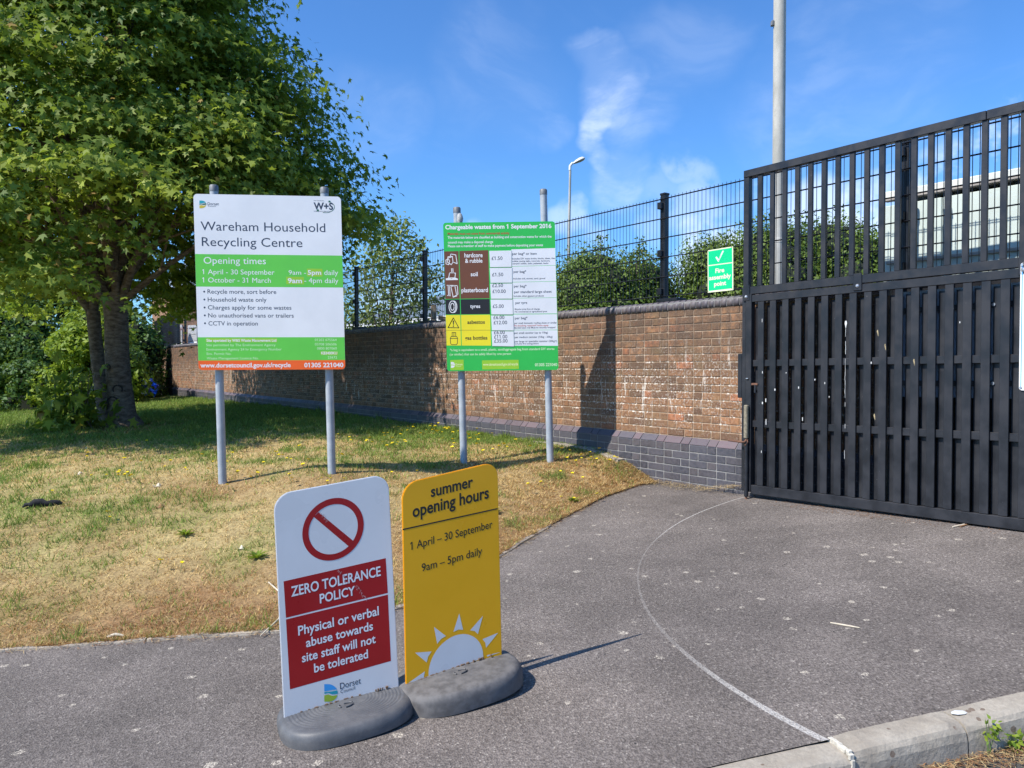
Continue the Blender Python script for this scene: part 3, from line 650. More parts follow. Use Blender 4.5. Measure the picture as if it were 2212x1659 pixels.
def cap_h():
    if 'c' not in XREF:
        vs, _ = text_geo('H'); XREF['c'] = max(v.y for v in vs)
    return XREF['c']
def homography(src, dst):
    A = []; b = []
    for (x, y), (u_, v_) in zip(src, dst):
        A.append([x, y, 1, 0, 0, 0, -u_*x, -u_*y]); b.append(u_); A.append([0, 0, 0, x, y, 1, -v_*x, -v_*y]); b.append(v_)
    h = np.linalg.solve(np.array(A), np.array(b)); return np.r_[h, 1].reshape(3, 3)
class Board:
    """flat sign: crop pixel corners (tl,tr,br,bl) -> local x (0..w), z (0..h)"""
    def __init__(s, fr, w, h, corners, parent, ysurf):
        s.fr, s.w, s.h, s.parent, s.y = fr, w, h, parent, ysurf
        s.H = homography(corners, [(0, h), (w, h), (w, 0), (0, 0)])
    def uv(s, x, y):
        p = s.H @ np.array([x, y, 1.0]); return p[0]/p[2], p[1]/p[2]
    def text(s, body, x0, x1, yb, cap, m, bold=0.0, lvl=2, y1=None, name='lettering'):
        """x0..x1 crop extents, yb baseline at x0, y1 baseline at x1; cap cap-height in crop px"""
        vs, fs = text_geo(body, bold); a = min(v.x for v in vs); b = max(v.x for v in vs)
        y1 = yb if y1 is None else y1
        p0 = s.uv(x0, yb); p1 = s.uv(x1, y1); pc = s.uv((x0+x1)/2, (yb+y1)/2-cap); pm = s.uv((x0+x1)/2, (yb+y1)/2)
        hc = pc[1]-pm[1]; ch = cap_h(); zb = (p0[1]+p1[1])/2
        q = MB(s.fr); q.add([(p0[0]+(v.x-a)/(b-a)*(p1[0]-p0[0]), s.y-.00022*lvl, zb+v.y/ch*hc) for v in vs], fs)
        return q.build(name, m, s.parent)
    def poly(s, pts, m, lvl=1, name='print_block', local=False):
        P = [p if local else s.uv(*p) for p in pts]; q = MB(s.fr)
        ar = sum(P[i][0]*P[(i+1) % len(P)][1]-P[(i+1) % len(P)][0]*P[i][1] for i in range(len(P)))
        if ar < 0: P = P[::-1]
        q.add([(u_, s.y-.00022*lvl, v_) for u_, v_ in P], [tuple(range(len(P)))]); return q.build(name, m, s.parent)
    def band(s, za, zb, x0, x1, m, lvl=1, name='print_band'): return s.poly([(x0, za), (x1, za), (x1, zb), (x0, zb)], m, lvl, name, True)
    def strokes(s, lines, wd, m, lvl=2, name='pictogram', closed=False):
        q = MB(s.fr)
        for L_ in lines:
            P = [Vector(s.uv(*p)).to_3d() for p in L_]
            for i in range(len(P)-1):
                d = (P[i+1]-P[i]); 
                if d.length < 1e-6: continue
                d.normalize(); nn = Vector((-d.y, d.x, 0))*wd/2; e = d*wd*.35
                a, b, c_, dd = P[i]-e-nn, P[i+1]+e-nn, P[i+1]+e+nn, P[i]-e+nn
                yy = s.y-.00022*lvl-.00004*(i % 3)
                q.add([(v.x, yy, v.y) for v in (a, b, c_, dd)], [(0, 1, 2, 3)])
        return q.build(name, m, s.parent)
def rrect(w, h, r, n=6, x0=0, z0=0, corners='all'):
    P = []
    for (cx_, cz, a0, on) in [(w-r, r, -90, corners == 'all'), (w-r, h-r, 0, True), (r, h-r, 90, True), (r, r, 180, corners == 'all')]:
        if on:
            for k in range(n+1): t = R(a0+90*k/n); P.append((x0+cx_+r*math.cos(t), z0+cz+r*math.sin(t)))
        else: P.append((x0+(w if cx_ > r or cx_ == w-r else 0), z0+(0 if cz == r else h)))
    return P
def arc_pts(cx_, cy_, r, a0, a1, n=24, ry=None): return [(cx_+r*math.cos(R(a0+(a1-a0)*k/n)), cy_+(ry or r)*math.sin(R(a0+(a1-a0)*k/n))) for k in range(n+1)]
def dorset_logo(bd, x, y, w, h, cols, lvl=2):
    """D shaped mark: blue cap, teal sweep, green foot, all crop px"""
    def half(a0, a1): return [(x+w*.30+w*.70*math.cos(R(t)), y+h/2+h/2*math.sin(R(t))) for t in np.linspace(a0, a1, 9)]
    # upper part
    bd.poly([(x, y), (x+w*.3, y)]+half(-88, -25)+[(x+w*.55, y+h*.33), (x, y+h*.42)], cols[0], lvl, 'logo_mark')
    bd.poly([(x, y+h*.46), (x+w*.45, y+h*.42)]+half(-18, 4)+[(x+w*.6, y+h*.58), (x+w*.3, y+h*.50), (x, y+h*.56)], cols[1], lvl, 'logo_mark')
    bd.poly([(x, y+h*.64), (x+w*.3, y+h*.58), (x+w*.6, y+h*.66)]+half(12, 88)+[(x, y+h)], cols[2], lvl, 'logo_mark')
def post_pair(bd_fr, parent, xs, ztop, zbot, y0, r, caps, kinks=None):
    for i, (x, zt, zb) in enumerate(zip(xs, ztop, zbot)):
        q = MB(bd_fr); q.tube([(x, y0, zb), (x, y0, zt)], r, 20); p = q.build('post', M_POST, parent)
        q = MB(bd_fr); q.tube([(x, y0, zt-.005), (x, y0, zt+.045), (x, y0, zt+.055)], [r+.0025, r+.0025, r-.006], 20); q.build('cap', M_CAP, p)
# ---- board 1: recycling centre sign
def mk_frame(BL, BRt, TL):
    BL = Vector(BL); X_ = Vector(BRt)-BL; Z_ = Vector(TL)-BL; w = X_.length; h = Z_.length; x = X_.normalized(); z = Z_.normalized()
    y = z.cross(x).normalized(); return Frame(BL, x, y, z), w, h
def prel(px, py, Zd): d = pixdir(px, py); return d*(Zd/d.y)+Vector((0, 0, CAMZ))
BLc, BRc, TLc = prel(429, 799.3, 7.25), prel(746, 797.7, 7.40), prel(417.5, 418.6, 7.25)
fr, w, h = mk_frame(BLc, BRc, TLc)
base = Vector((BLc.x+.6, BLc.y, gz(-2.2, 7.3)))
s1 = empty('information_sign', base, 'large white and green recycling centre sign on two leaning grey posts, nearer the tree', 'sign')
q = MB(fr); q.prism(rrect(w, h, .035), 0, .004); q.build('sign_panel', P_WHITE, s1); q = MB(fr); q.prism(rrect(w-.006, h-.006, .033, x0=.003, z0=.003), .0045, .008); q.build('panel_back', P_BACK, s1)
for zz in (.35, h-.35):
    q = MB(fr); q.box(.03, w-.03, .009, .034, zz-.02, zz+.02); q.build('back_rail', M_POST, s1)
xs = [.165, 1.17]; post_pair(fr, s1, xs, [h+.045, h+.045], [-1.25, -1.15], .075, .038, True)
for x in xs:
    for zz in (.35, h-.35):
        q = MB(fr); q.tube([(x, .075, zz-.018), (x, .075, zz+.018)], .042, 16, cap=True); q.build('clip', M_CAP, s1)
b1 = Board(fr, w, h, [(145, 108), (1362, 143), (1402, 1558), (190, 1562)], s1, 0)
def zrow(bd, y, x=760): return bd.uv(x, y)[1]
b1.band(zrow(b1, 880), zrow(b1, 615), .0005, w-.0005, P_GREEN); b1.band(zrow(b1, 1483), zrow(b1, 1293), .0005, w-.0005, P_GREEN)
zt = zrow(b1, 1483); P_ = [(.0, zt), (0, .035)]+[(.035-.035*math.cos(R(t)), .035-.035*math.sin(R(t))) for t in range(15, 91, 15)]+[(w-.035+.035*math.sin(R(t)), .035-.035*math.cos(R(t))) for t in range(0, 91, 15)]+[(w, zt)]
b1.poly(P_, P_ORANGE, 1, 'print_band', True)
b1.text('Wareham Household', 207, 1236, 410, 72, P_NAVY, y1=432); b1.text('Recycling Centre', 217, 1048, 540, 72, P_NAVY, y1=553)
b1.text('Opening times', 232, 747, 688, 54, P_WHITE); b1.text('1 April - 30 September', 221, 818, 772, 40, P_WHITE, y1=778); b1.text('1 October - 31 March', 221, 788, 838, 40, P_WHITE, y1=846)
b1.text('9am -', 935, 1078, 780, 36, P_WHITE); b1.text('daily', 1228, 1342, 782, 40, P_WHITE, y1=786); b1.text('- 4pm daily', 1064, 1344, 846, 40, P_WHITE, y1=852)
b1.poly([(1084, 730), (1212, 733), (1214, 797), (1086, 795)], P_LIME, 1.8, 'sticker'); b1.poly([(914, 796), (1060, 798), (1062, 860), (916, 857)], P_LIME, 1.8, 'sticker')
b1.text('5pm', 1092, 1203, 781, 36, P_WHITE, .022, 3); b1.text('9am', 928, 1045, 848, 38, P_WHITE, .022, 3)
for i, (t_, x1, y) in enumerate([('Recycle more, sort before', 833, 932), ('Household waste only', 753, 997), ('Charges apply for some wastes', 958, 1063), ('No unauthorised vans or trailers', 977, 1128), ('CCTV in operation', 681, 1193)]):
    b1.text(t_, 264+i*2, x1, y, 34, P_NAVY, .004, y1=y+4); b1.poly(arc_pts(236+i*1.8, y-17, 8, 0, 345, 12), P_NAVY, 2, 'bullet_point')
b1.poly([(250, 1300), (840, 1303), (840, 1335), (250, 1332)], P_LIME, 1.8, 'sticker')
b1.text('Site operated by W&S Waste Management Ltd', 256, 834, 1329, 22, P_WHITE, .02, 3); b1.text('Site permitted by The Environment Agency', 254, 828, 1366, 20, P_LTEXT, 0, 2); b1.text('Environment Agency 24 hr Emergency Number', 256, 878, 1402, 20, P_LTEXT); b1.text('Env. Permit No.', 258, 462, 1438, 20, P_LTEXT); b1.text('Waste Management Licence No.', 258, 688, 1475, 20, P_LTEXT)
b1.text('01202 675564', 1151, 1330, 1326, 20, P_LTEXT); b1.text('03708 506506', 1152, 1330, 1362, 20, P_LTEXT); b1.text('0800 807060', 1170, 1332, 1396, 20, P_LTEXT); b1.poly([(1198, 1410), (1340, 1412), (1340, 1442), (1198, 1440)], P_LIME, 1.8, 'sticker'); b1.text('KB3400KU', 1204, 1335, 1435, 21, P_WHITE, .02, 3); b1.text('23672', 1258, 1334, 1470, 20, P_LTEXT)
b1.text('www.dorsetcouncil.gov.uk/recycle', 205, 953, 1540, 36, P_WHITE, .024, 3); b1.text('01305 221040', 1065, 1386, 1540, 35, P_WHITE, .024, 3)
dorset_logo(b1, 196, 164, 58, 64, (P_TEAL, P_DGREEN, P_MUST)); b1.text('Dorset', 264, 357, 203, 22, P_NAVY, .01); b1.text('Council', 266, 332, 216, 11, P_NAVY)
b1.text('W+S', 1140, 1300, 247, 54, P_NAVY, .03, 3); b1.text('NATIONAL', 1140, 1228, 178, 7, P_NAVY); b1.text('RECYCLING SERVICES', 1142, 1275, 266, 8, P_NAVY)
b1.strokes([arc_pts(1240, 228, 70, -75, 110, 18, 46)], .005, P_DGREEN, 2, 'logo_ring'); b1.poly([(1262, 172), (1282, 180), (1266, 192)], P_DGREEN, 2.5, 'logo_mark'); b1.poly([(1160, 262), (1176, 240), (1186, 262)], P_DGREEN, 3.5, 'logo_mark')
# ---- board 2: chargeable wastes sign
BLc, BRc, TLc = prel(966, 802, 8.33), prel(1206.5, 799.0, 8.33), prel(957, 481, 8.33)
fr, w, h = mk_frame(BLc, BRc, TLc)
s2 = empty('information_sign', Vector((BLc.x+.5, BLc.y, gz(-.1, 8.4))), 'green price board of chargeable wastes on two grey posts that rise above it', 'sign')
q = MB(fr); q.prism(rrect(w, h, .03), 0, .004); q.build('sign_panel', P_GREEN2, s2); q = MB(fr); q.prism(rrect(w-.006, h-.006, .028, x0=.003, z0=.003), .0045, .008); q.build('panel_back', P_BACK, s2)
for zz in (.3, h-.3):
    q = MB(fr); q.box(.03, w-.03, .009, .034, zz-.02, zz+.02); q.build('back_rail', M_POST, s2)
post_pair(fr, s2, [.145, 1.07], [h+.12, h+.30], [-1.15, -1.15], .075, .038, True)
q = MB(fr); q.tube([(.17, .06, h+.0), (.176, .055, h+.05), (.172, .06, h+.09), (.165, .07, h+.115)], [.028, .036, .03, .012], 9); q.build('mud_lump', M_BIRD, s2)
b2_ = Board(fr, w, h, [(93, 310), (1058, 337), (1080, 1560), (122, 1583)], s2, 0); b = b2_
def blk(x0, y0, x1, y1, m, lvl=1, dx=0): return b.poly([(x0, y0), (x1, y0+2), (x1+dx, y1), (x0+dx, y1)], m, lvl)
rows = [(556, 700), (700, 832), (832, 966), (966, 1098), (1100, 1232), (1232, 1364)]
def xl(y): return 98+(y-556)*.0275     # left table edge
def xr(y): return 1062+(y-556)*.016
def cell(xa, xb, ya, yb, m, lvl=1.2, g=1.5):
    f = lambda X0, y: X0+(y-556)*.022
    return b.poly([(f(xa, ya)+g, ya+g), (f(xb, ya)-g, ya+g), (f(xb, yb)-g, yb-g), (f(xa, yb)+g, yb-g)], m, lvl)
cell(99, 1062, 556, 1366, P_GREEN2, .9, 0)
for (ya, yb), m_ in zip([(556, 966), (968, 1099), (1101, 1364)], [P_BROWN, P_BLACK, P_YELLOW]): cell(99, 231, ya, yb, m_); cell(235, 493, ya, yb, m_)
cell(99, 493, 1231, 1233.5, P_BLACK, 1.6, 0)
for ya, yb in rows: cell(690, 1061, ya, yb, P_PAPER)
for i, (ya, yb) in enumerate(rows):      # the price stickers stand proud of the board and are slightly skewed
    f = lambda X0, y: X0+(y-556)*.022
    q = MB(fr); P_ = [b.uv(f(500, ya), ya+9), b.uv(f(688+random.uniform(-6, 4), ya), ya+11), b.uv(f(692+random.uniform(-6, 4), yb), yb+4), b.uv(f(503, yb), yb+2)]
    q.prism([(u_, v_) for u_, v_ in P_[::-1]], -.004, -.0012); q.build('price_sticker', P_PAPER, s2)
b.y = 0
b.text('Chargeable wastes from 1 September 2016', 113, 1030, 370, 34, P_WHITE, .03, 2, y1=388); b.text('Materials must not come from commercial activity', 134, 676, 416, 19, P_REDT, .02, 2, y1=430)
b.text('The materials below are classified as building and construction waste for which the', 134, 1030, 452, 20, P_WHITE, .015, 2, y1=468); b.text('council may make a disposal charge', 136, 534, 492, 20, P_WHITE, .015, 2, y1=496); b.text('Please see a member of staff to make payment before depositing your waste', 136, 958, 524, 20, P_WHITE, .015, 2, y1=537)
for t_, x0, x1, y, cp, m_ in [('hardcore', 282, 442, 614, 36, P_WHITE), ('& rubble', 288, 440, 660, 34, P_WHITE), ('soil', 337, 398, 774, 34, P_WHITE), ('plasterboard', 254, 486, 910, 36, P_WHITE), ('tyres', 330, 418, 1044, 30, P_WHITE), ('asbestos', 304, 458, 1178, 30, P_BLACK), ('gas bottles', 282, 479, 1312, 30, P_BLACK)]: b.text(t_, x0, x1, y, cp, m_, .02, 3)
b.y = -.004
for t_, x0, x1, y in [('£1.50', 520, 614, 643), ('£1.50', 524, 620, 780), ('£2.50', 524, 617, 871), ('£10.00', 526, 640, 921), ('£5.00', 527, 622, 1046), ('£6.00', 532, 627, 1140), ('£12.00', 534, 650, 1183), ('£6.00', 536, 630, 1266), ('£11.00', 537, 651, 1302), ('£35.00', 538, 653, 1337)]: b.text(t_, x0, x1, y, 29, P_NAVY, .008, 1)
b.y = 0
for t_, x0, x1, y, cp, m_ in [('per bag* or item', 698, 906, 606, 20, P_NAVY), ('Includes DIY waste bricks, blocks, slates, tiles,', 698, 1062, 645, 13, P_NAVY), ('rubble, paving slabs, concrete, hardcore,', 698, 1016, 665, 13, P_NAVY), ('ceramic toilets, sinks, pedestals, baths', 700, 1002, 685, 13, P_NAVY),
    ('per bag*', 708, 816, 755, 20, P_NAVY), ('Includes soil, stones, sand, gravel', 706, 974, 810, 13, P_NAVY), ('per bag*', 710, 818, 876, 20, P_NAVY), ('per standard large sheet', 712, 1028, 924, 20, P_NAVY), ('Includes other gypsum products', 708, 962, 955, 13, P_NAVY),
    ('per tyre', 722, 822, 1014, 20, P_NAVY), ('Bicycle tyres free of charge', 716, 928, 1064, 13, P_NAVY), ('No commercial or agricultural tyres', 716, 988, 1085, 13, P_NAVY), ('per bag*', 716, 824, 1142, 20, P_NAVY), ('per small domestic roofing sheet or similar', 712, 1069, 1180, 14, P_NAVY), ('Pre-booking required* limits apply', 710, 1000, 1201, 13, P_REDT), ('Bonded type only Must be securely wrapped', 712, 1056, 1218, 13, P_NAVY),
    ('per small canister (up to 10kg)', 712, 994, 1262, 15, P_NAVY), ('per medium canister (10kg - 20kg)', 714, 1032, 1297, 15, P_NAVY), ('per large or specialist canister (20kg+)', 714, 1069, 1332, 15, P_NAVY), ('includes fire extinguishers', 714, 918, 1351, 12, P_NAVY)]: b.text(t_, x0, x1, y, cp, m_, .012, 3)
b.text('*a bag is equivalent to a small, plastic, sand/aggregate bag from standard DIY stores', 148, 1048, 1408, 19, P_LTEXT, .015, 2, y1=1398); b.text('(or similar) that can be safely lifted by one person', 146, 682, 1446, 19, P_LTEXT, .015, 2, y1=1440)
b.poly([(150, 1487), (268, 1482), (270, 1570), (152, 1573)], P_LIME, 1.8, 'sticker'); b.poly([(430, 1487), (746, 1480), (748, 1556), (432, 1564)], P_LIME, 1.8, 'sticker'); b.text('www.dorsetcouncil.gov.uk/recycle', 440, 740, 1532, 22, P_LYEL, .015, 3, y1=1526); b.text('01305 221040', 884, 1070, 1530, 24, P_LTEXT, .025, 3)
dorset_logo(b, 156, 1503, 36, 50, (P_WHITE, P_WHITE, P_WHITE), 3); b.text('Dorset', 198, 260, 1530, 16, P_LYEL, .01, 3); b.text('Council', 200, 246, 1543, 9, P_LYEL, 0, 3)
SW = .0075
b.strokes([[(160, 580), (205, 590), (217, 665), (180, 650)], [(160, 580), (158, 600), (135, 605), (130, 650), (165, 672), (180, 650), (175, 602), (158, 600)], [(116, 632), (138, 620), (150, 640), (142, 672), (118, 664), (116, 632)], [(135, 605), (150, 612), (175, 602)]], SW, P_WHITE, 3)
b.strokes([[(166, 705), (170, 745)], [(178, 705), (182, 745)], [(150, 740), (140, 785), (196, 785), (202, 745), (150, 740)]], SW, P_WHITE, 3); b.poly([(114, 790), (140, 783), (165, 792), (200, 783), (224, 795), (222, 804), (116, 804)], P_WHITE, 3, 'pictogram')
b.strokes([[(125, 848), (220, 852)], [(135, 850), (140, 935)], [(148, 850), (152, 935)], [(160, 858), (195, 852), (212, 940), (180, 950), (160, 858)], [(218, 852), (222, 925), (180, 950)], [(128, 935), (156, 937)]], SW, P_WHITE, 3)
b.strokes([arc_pts(172, 1032, 30, 0, 360, 20, 50), arc_pts(172, 1032, 16, 0, 360, 16, 30), arc_pts(182, 1032, 30, -90, 90, 12, 50)], SW, P_WHITE, 3)
b.strokes([[(180, 1127), (132, 1210), (228, 1212), (180, 1127), (132, 1210)]], SW, P_BLACK, 3); b.poly([(174, 1150), (186, 1150), (183, 1186), (177, 1186)], P_BLACK, 3, 'pictogram'); b.poly(arc_pts(180, 1197, 6, 0, 330, 10), P_BLACK, 3, 'pictogram')
b.strokes([[(168, 1252), (168, 1285)], [(200, 1252), (200, 1285)], [(168, 1252), (200, 1252)], [(152, 1300), (160, 1285), (208, 1285), (216, 1300), (214, 1345), (206, 1355), (162, 1355), (154, 1345), (152, 1300)], [(152, 1302), (216, 1302)], [(184, 1252), (184, 1285)]], SW*.8, P_BLACK, 3)
# ---- pavement signs
def pave_sign(BL, BRc_, TLc_, label, matp, ridged):
    BL = Vector(BL); X_ = Vector(BRc_)-BL; w = X_.length; x = X_.normalized()
    nrm = Vector((-GX, -GY, 1)).normalized(); z = (nrm-x*nrm.dot(x)).normalized(); z = Vector(TLc_)-BL; hgt = z.length; z = z.normalized(); y = z.cross(x).normalized()
    fr = Frame(BL, x, y, z); root = empty('pavement_sign', BL+x*(w/2)-z*.075, label, 'sign')
    P = rrect(w, hgt, .07, 8, corners='top'); P = [(w, -.05)]+[p for p in P if p[1] > .001]+[(0, -.05)]
    q = MB(fr); q.prism(P, 0, .003); pan = q.build('sign_panel', matp, root)
    q = MB(fr); P2 = [(px_*(w+.006)/w-.003, pz+(.003 if pz > 0 else 0)) for px_, pz in P]; q.prism(P2, .0032, .0062); q.build('panel_edge', P_WHITE if matp is P_SILVER else P_GOLD, root)
    # moulded rubber base: rounded oval, highest along the panel
    xg = (x-nrm*x.dot(nrm)).normalized(); xb_ = (x+xg).normalized(); zb_ = (nrm-xb_*nrm.dot(xb_)).normalized(); fb_ = Frame(BL+z*(.5*w*(x-xb_).dot(z)), xb_, zb_.cross(xb_).normalized(), zb_); q = MB(fb_); a_, b_ = .280, (.240 if ridged else .228); rings = [(.0, .018), (.5, .012), (.78, .0), (.9, -.012), (.955, -.026), (.985, -.045), (1.0, -.065), (.99, -.090)]
    n = 72; V = []; F = []; cx_ = w/2
    rr_ = []
    if ridged:
        for k in range(34): rr_.append((.18+.017*k, None))
    prof_ = [(.02, .004)]
    def hh_(t): return .004-.012*t**2
    steps = [(t, hh_(t)) for t in ([.30+.026*i for i in range(23)] if ridged else [.3, .5, .65, .75, .85])]
    if ridged: steps = [(t, hz_+(.0007 if i % 2 else -.0007)) for i, (t, hz_) in enumerate(steps)]
    rings = prof_+steps+[(.90, hh_(.9)-.002), (.93, hh_(.93)-.004), (.96, -.017), (.985, -.029), (1.0, -.045), (.995, -.072 if ridged else -.095)]
    for t, zz in rings:
        for k in range(n):
            th = 2*math.pi*k/n; c_, s_ = math.cos(th), math.sin(th); e = 2/2.7
            V.append((cx_+.008+a_*t*math.copysign(abs(c_)**e, c_), b_*t*math.copysign(abs(s_)**e, s_), zz-.0))
    for i in range(len(rings)-1):
        for k in range(n): F.append((i*n+k, i*n+(k+1) % n, (i+1)*n+(k+1) % n, (i+1)*n+k))
    F.append(tuple(range(n-1, -1, -1))); q.add([ (v[0], v[1], v[2]) for v in V], [f[::-1] for f in F], 0, True); q.sm = [not (ridged and n <= i < 22*n) for i in range(len(q.f))]; bo = q.build('rubber_base', M_RUBBER if ridged else M_RUBBERD, root)
    # moulded emblem
    q = MB(fr)
    for k in range(3):
        t0 = 2*math.pi*k/3+.4; pts = [(cx_+.030*math.cos(t0+u_), -.062+.019*math.sin(t0+u_), .0035) for u_ in np.linspace(0, 1.35, 5)]; q.tube(pts, .0042, 6)
    q.build('moulded_emblem', M_RUBBER if ridged else M_RUBBERD, bo)
    q = MB(fr)
    for i in range(26):
        xx = random.uniform(.05, w-.05); hz_ = random.random(); q.box(xx, xx+random.uniform(.003, .010), -.004-hz_*.007, -.001, -.002, .006+hz_*.002)
    o = q.build('grit', M_DIRT, root); o['kind'] = 'stuff'
    return fr, w, root, hgt
def on_off(px, py, off): p = on_plane(px, py, off); return Vector((p.x, p.y, p.z+CAMZ))
pb = on_off(615, 1550, .066); frw, ww, sw, hw = pave_sign(pb, prel(860, 1478, 3.375), prel(592, 1070, pb.y+.03), 'white and red zero tolerance pavement sign on ridged grey rubber base', P_SILVER, True)
wb = Board(frw, ww, hw, [(69, 191), (736, 85), (788, 1258), (133, 1452)], sw, 0)
def ring_poly(bd, cx_, cz, r0, r1, m):
    q = MB(bd.fr); n = 64
    V = [(cx_+r*math.cos(2*math.pi*k/n), bd.y-.0005, cz+r*math.sin(2*math.pi*k/n)) for r in (r0, r1) for k in range(n)]
    q.add(V, [(k, (k+1) % n, n+(k+1) % n, n+k) for k in range(n)]); return q.build('prohibition_ring', m, bd.parent)
cu_, cv_ = wb.uv(420, 390); e1 = wb.uv(600, 368)[0]; e0 = wb.uv(240, 412)[0]; RR = (e1-e0)/2
ring_poly(wb, cu_, cv_, RR*.80, RR, P_RED)
wb.poly([(304, 318), (332, 292), (540, 462), (515, 494)], P_RED, 3, 'prohibition_bar')
wb.poly([(126, 684), (722, 557), (733, 752), (140, 891)], P_RED, 1); wb.poly([(140, 900), (733, 761), (748, 1130), (164, 1294)], P_RED, 1)
wb.text('ZERO TOLERANCE', 172, 693, 770, 54, P_WHITE, .018, 3, y1=655); wb.text('POLICY', 340, 545, 808, 50, P_WHITE, .018, 3, y1=762)
wb.text('Physical or verbal', 213, 681, 990, 50, P_WHITE, .016, 3, y1=874); wb.text('abuse towards', 259, 647, 1055, 48, P_WHITE, .016, 3, y1=958); wb.text('site staff will not', 235, 662, 1140, 48, P_WHITE, .016, 3, y1=1030); wb.text('be tolerated', 306, 618, 1197, 48, P_WHITE, .016, 3, y1=1114)
dorset_logo(wb, 364, 1262, 78, 98, (P_BLUE, P_TEAL, P_LGREEN)); wb.text('Dorset', 456, 576, 1288, 34, P_NAVY, .004, y1=1257); wb.text('Council', 458, 542, 1311, 18, P_NAVY, .0, y1=1290)
for (x0, y0, x1, y1, k) in [(452, 620, 500, 690, 16), (545, 705, 615, 792, 22), (345, 285, 385, 350, 12)]:
    lines = []
    for i in range(k):
        t = random.random(); xx = x0+(x1-x0)*t+random.uniform(-9, 9); yy = y0+(y1-y0)*t+random.uniform(-6, 6); lines.append([(xx, yy), (xx+random.uniform(-8, 8), yy+random.uniform(4, 12))])
    wb.strokes(lines, .0016, P_SCUFF, 4.5, 'scuff_mark')
pb = prel(878, 1480, 3.37); fry, wy, sy, hy = pave_sign(pb, prel(1083, 1408, 3.565), prel(869, 1046, pb.y+.03), 'yellow summer opening hours pavement sign on plain grey rubber base', P_GOLD, False)
yb = Board(fry, wy, hy, [(805, 128), (1359, 6), (1373, 1090), (822, 1278)], sy, 0)
yb.text('summer', 972, 1218, 198, 62, P_BLACK, .022, 2, y1=152); yb.text('opening hours', 864, 1310, 310, 68, P_BLACK, .022, 2, y1=222)
yb.poly([(806, 385), (1359, 271), (1359, 278), (806, 393)], P_BLACK, 2, 'rule_line')
yb.text('1 April – 30 September', 850, 1329, 494, 44, P_BLACK, .008, 2, y1=396); yb.text('9am – 5pm daily', 915, 1268, 618, 44, P_BLACK, .008, 2, y1=548)
# half sun
uc, vc = yb.uv(1112, 1165); er = yb.uv(1112, 995)[1]-vc
el = lambda t, r: (min(max(uc+r*math.cos(R(t)), 0.001), wy-.001), max(vc+r*math.sin(R(t)), 0.0))
pts = [el(t, er) for t in range(-28, 209, 6)]; pts = [p for p in pts if p[1] > 0.0005]; pts = [(pts[0][0], .001)]+pts+[(pts[-1][0], .001)]
yb.poly(pts, P_SILVER, 1.5, 'sun_disc', True)
for t in (-10, 21, 53, 85, 117, 149, 181):
    a1 = el(t-9, er*1.14); a2 = el(t, er*1.17); a3 = el(t+9, er*1.14); tp = el(t, er*1.70)
    yb.poly([a1, tp, a3, a2], P_SILVER, 1.5, 'sun_ray', True)
# fire assembly point sign on the fence
def on_wall_d(px, py, d):
    r_ = pixdir(px, py); nW = UD; t = (W0.dot(nW)+d)/(r_.dot(nW)); return r_*t+Vector((0, 0, CAMZ))
BLc, BRc, TLc = on_wall_d(1529, 632.3, .095), on_wall_d(1584, 626.5, .095), on_wall_d(1528.5, 541, .095)
fr, w, h = mk_frame(BLc, BRc, TLc)
fs_ = empty('safety_sign', BLc, 'small green fire assembly point sign tied to the mesh fence by the gate', 'sign')
q = MB(fr); q.prism([(0, 0), (w, 0), (w, h), (0, h)], 0, .004); q.build('sign_panel', P_GLOW, fs_)
fb = Board(fr, w, h, [(1605, 1030), (1865, 985), (1870, 1440), (1607, 1468)], fs_, 0)
fb.poly([(1613, 1040), (1855, 998), (1858, 1148), (1613, 1182)], P_FIRE, 1); fb.poly([(1613, 1192), (1858, 1158), (1859, 1422), (1616, 1450)], P_FIRE, 1)
fb.strokes([[(1692, 1100), (1715, 1138), (1764, 1036)], [(1696, 1098), (1717, 1132), (1758, 1040)]], .013, P_WHITE, 2, 'tick_mark')
fb.text('Fire', 1684, 1776, 1260, 44, P_GLOW, .03, 2, y1=1252); fb.text('assembly', 1620, 1846, 1336, 44, P_GLOW, .03, 2, y1=1310); fb.text('point', 1672, 1796, 1398, 44, P_GLOW, .03, 2, y1=1386)
for x_, z_ in ((.01, .01), (w-.01, .01), (.01, h-.01), (w-.01, h-.01)):
    q = MB(fr); q.tube([(x_, -.004, z_), (x_-.012, -.006, z_+.016)], .002, 5); q.build('cable_tie', P_BLACK, fs_)
# ---------------------------------------------------------------- gate
UG = Vector((.607, -.794, 0)).normalized(); GN = Vector((-UG.y, UG.x, 0))            # GN points behind the gate
GN = Vector((.794, .607, 0)).normalized()
GF = Frame(Vector((2.08, 7.09, CAMZ)), UG+Vector((0, 0, .011)), GN, (0, 0, 1))
gate = empty('metal_gate', GF.p(0, 0, -1.17), 'tall black steel gate with slats below and open bars above, swung against the wall', 'gate')
def G(name, m, x0, x1, y0, y1, z0, z1, bev=.003, parent=None): q = MB(GF); q.box(x0, x1, y0, y1, z0, z1, bev=bev); return q.build(name, m, parent or gate)
GW = 3.4
G('hanging_angle', M_GATE, -.012, .028, .0, .05, -1.105, .72); G('end_stile', M_GATE, .034, .094, -.012, .048, -1.11, .66)
G('upper_stile', M_GATE, .0, .055, -.004, .05, .722, 1.70); G('bottom_rail', M_GATE, .094, GW, -.006, .05, -1.125, -1.045); G('lower_top_rail', M_GATE, .094, GW, -.006, .05, .585, .648)
G('upper_bottom_rail', M_GATE, .056, GW, -.008, .046, .655, .722); G('top_rail', M_GATE, .0, 2.0, -.008, .052, 1.702, 1.765); G('top_rail', M_GATE, 2.004, GW, -.008, .052, 1.702, 1.765)
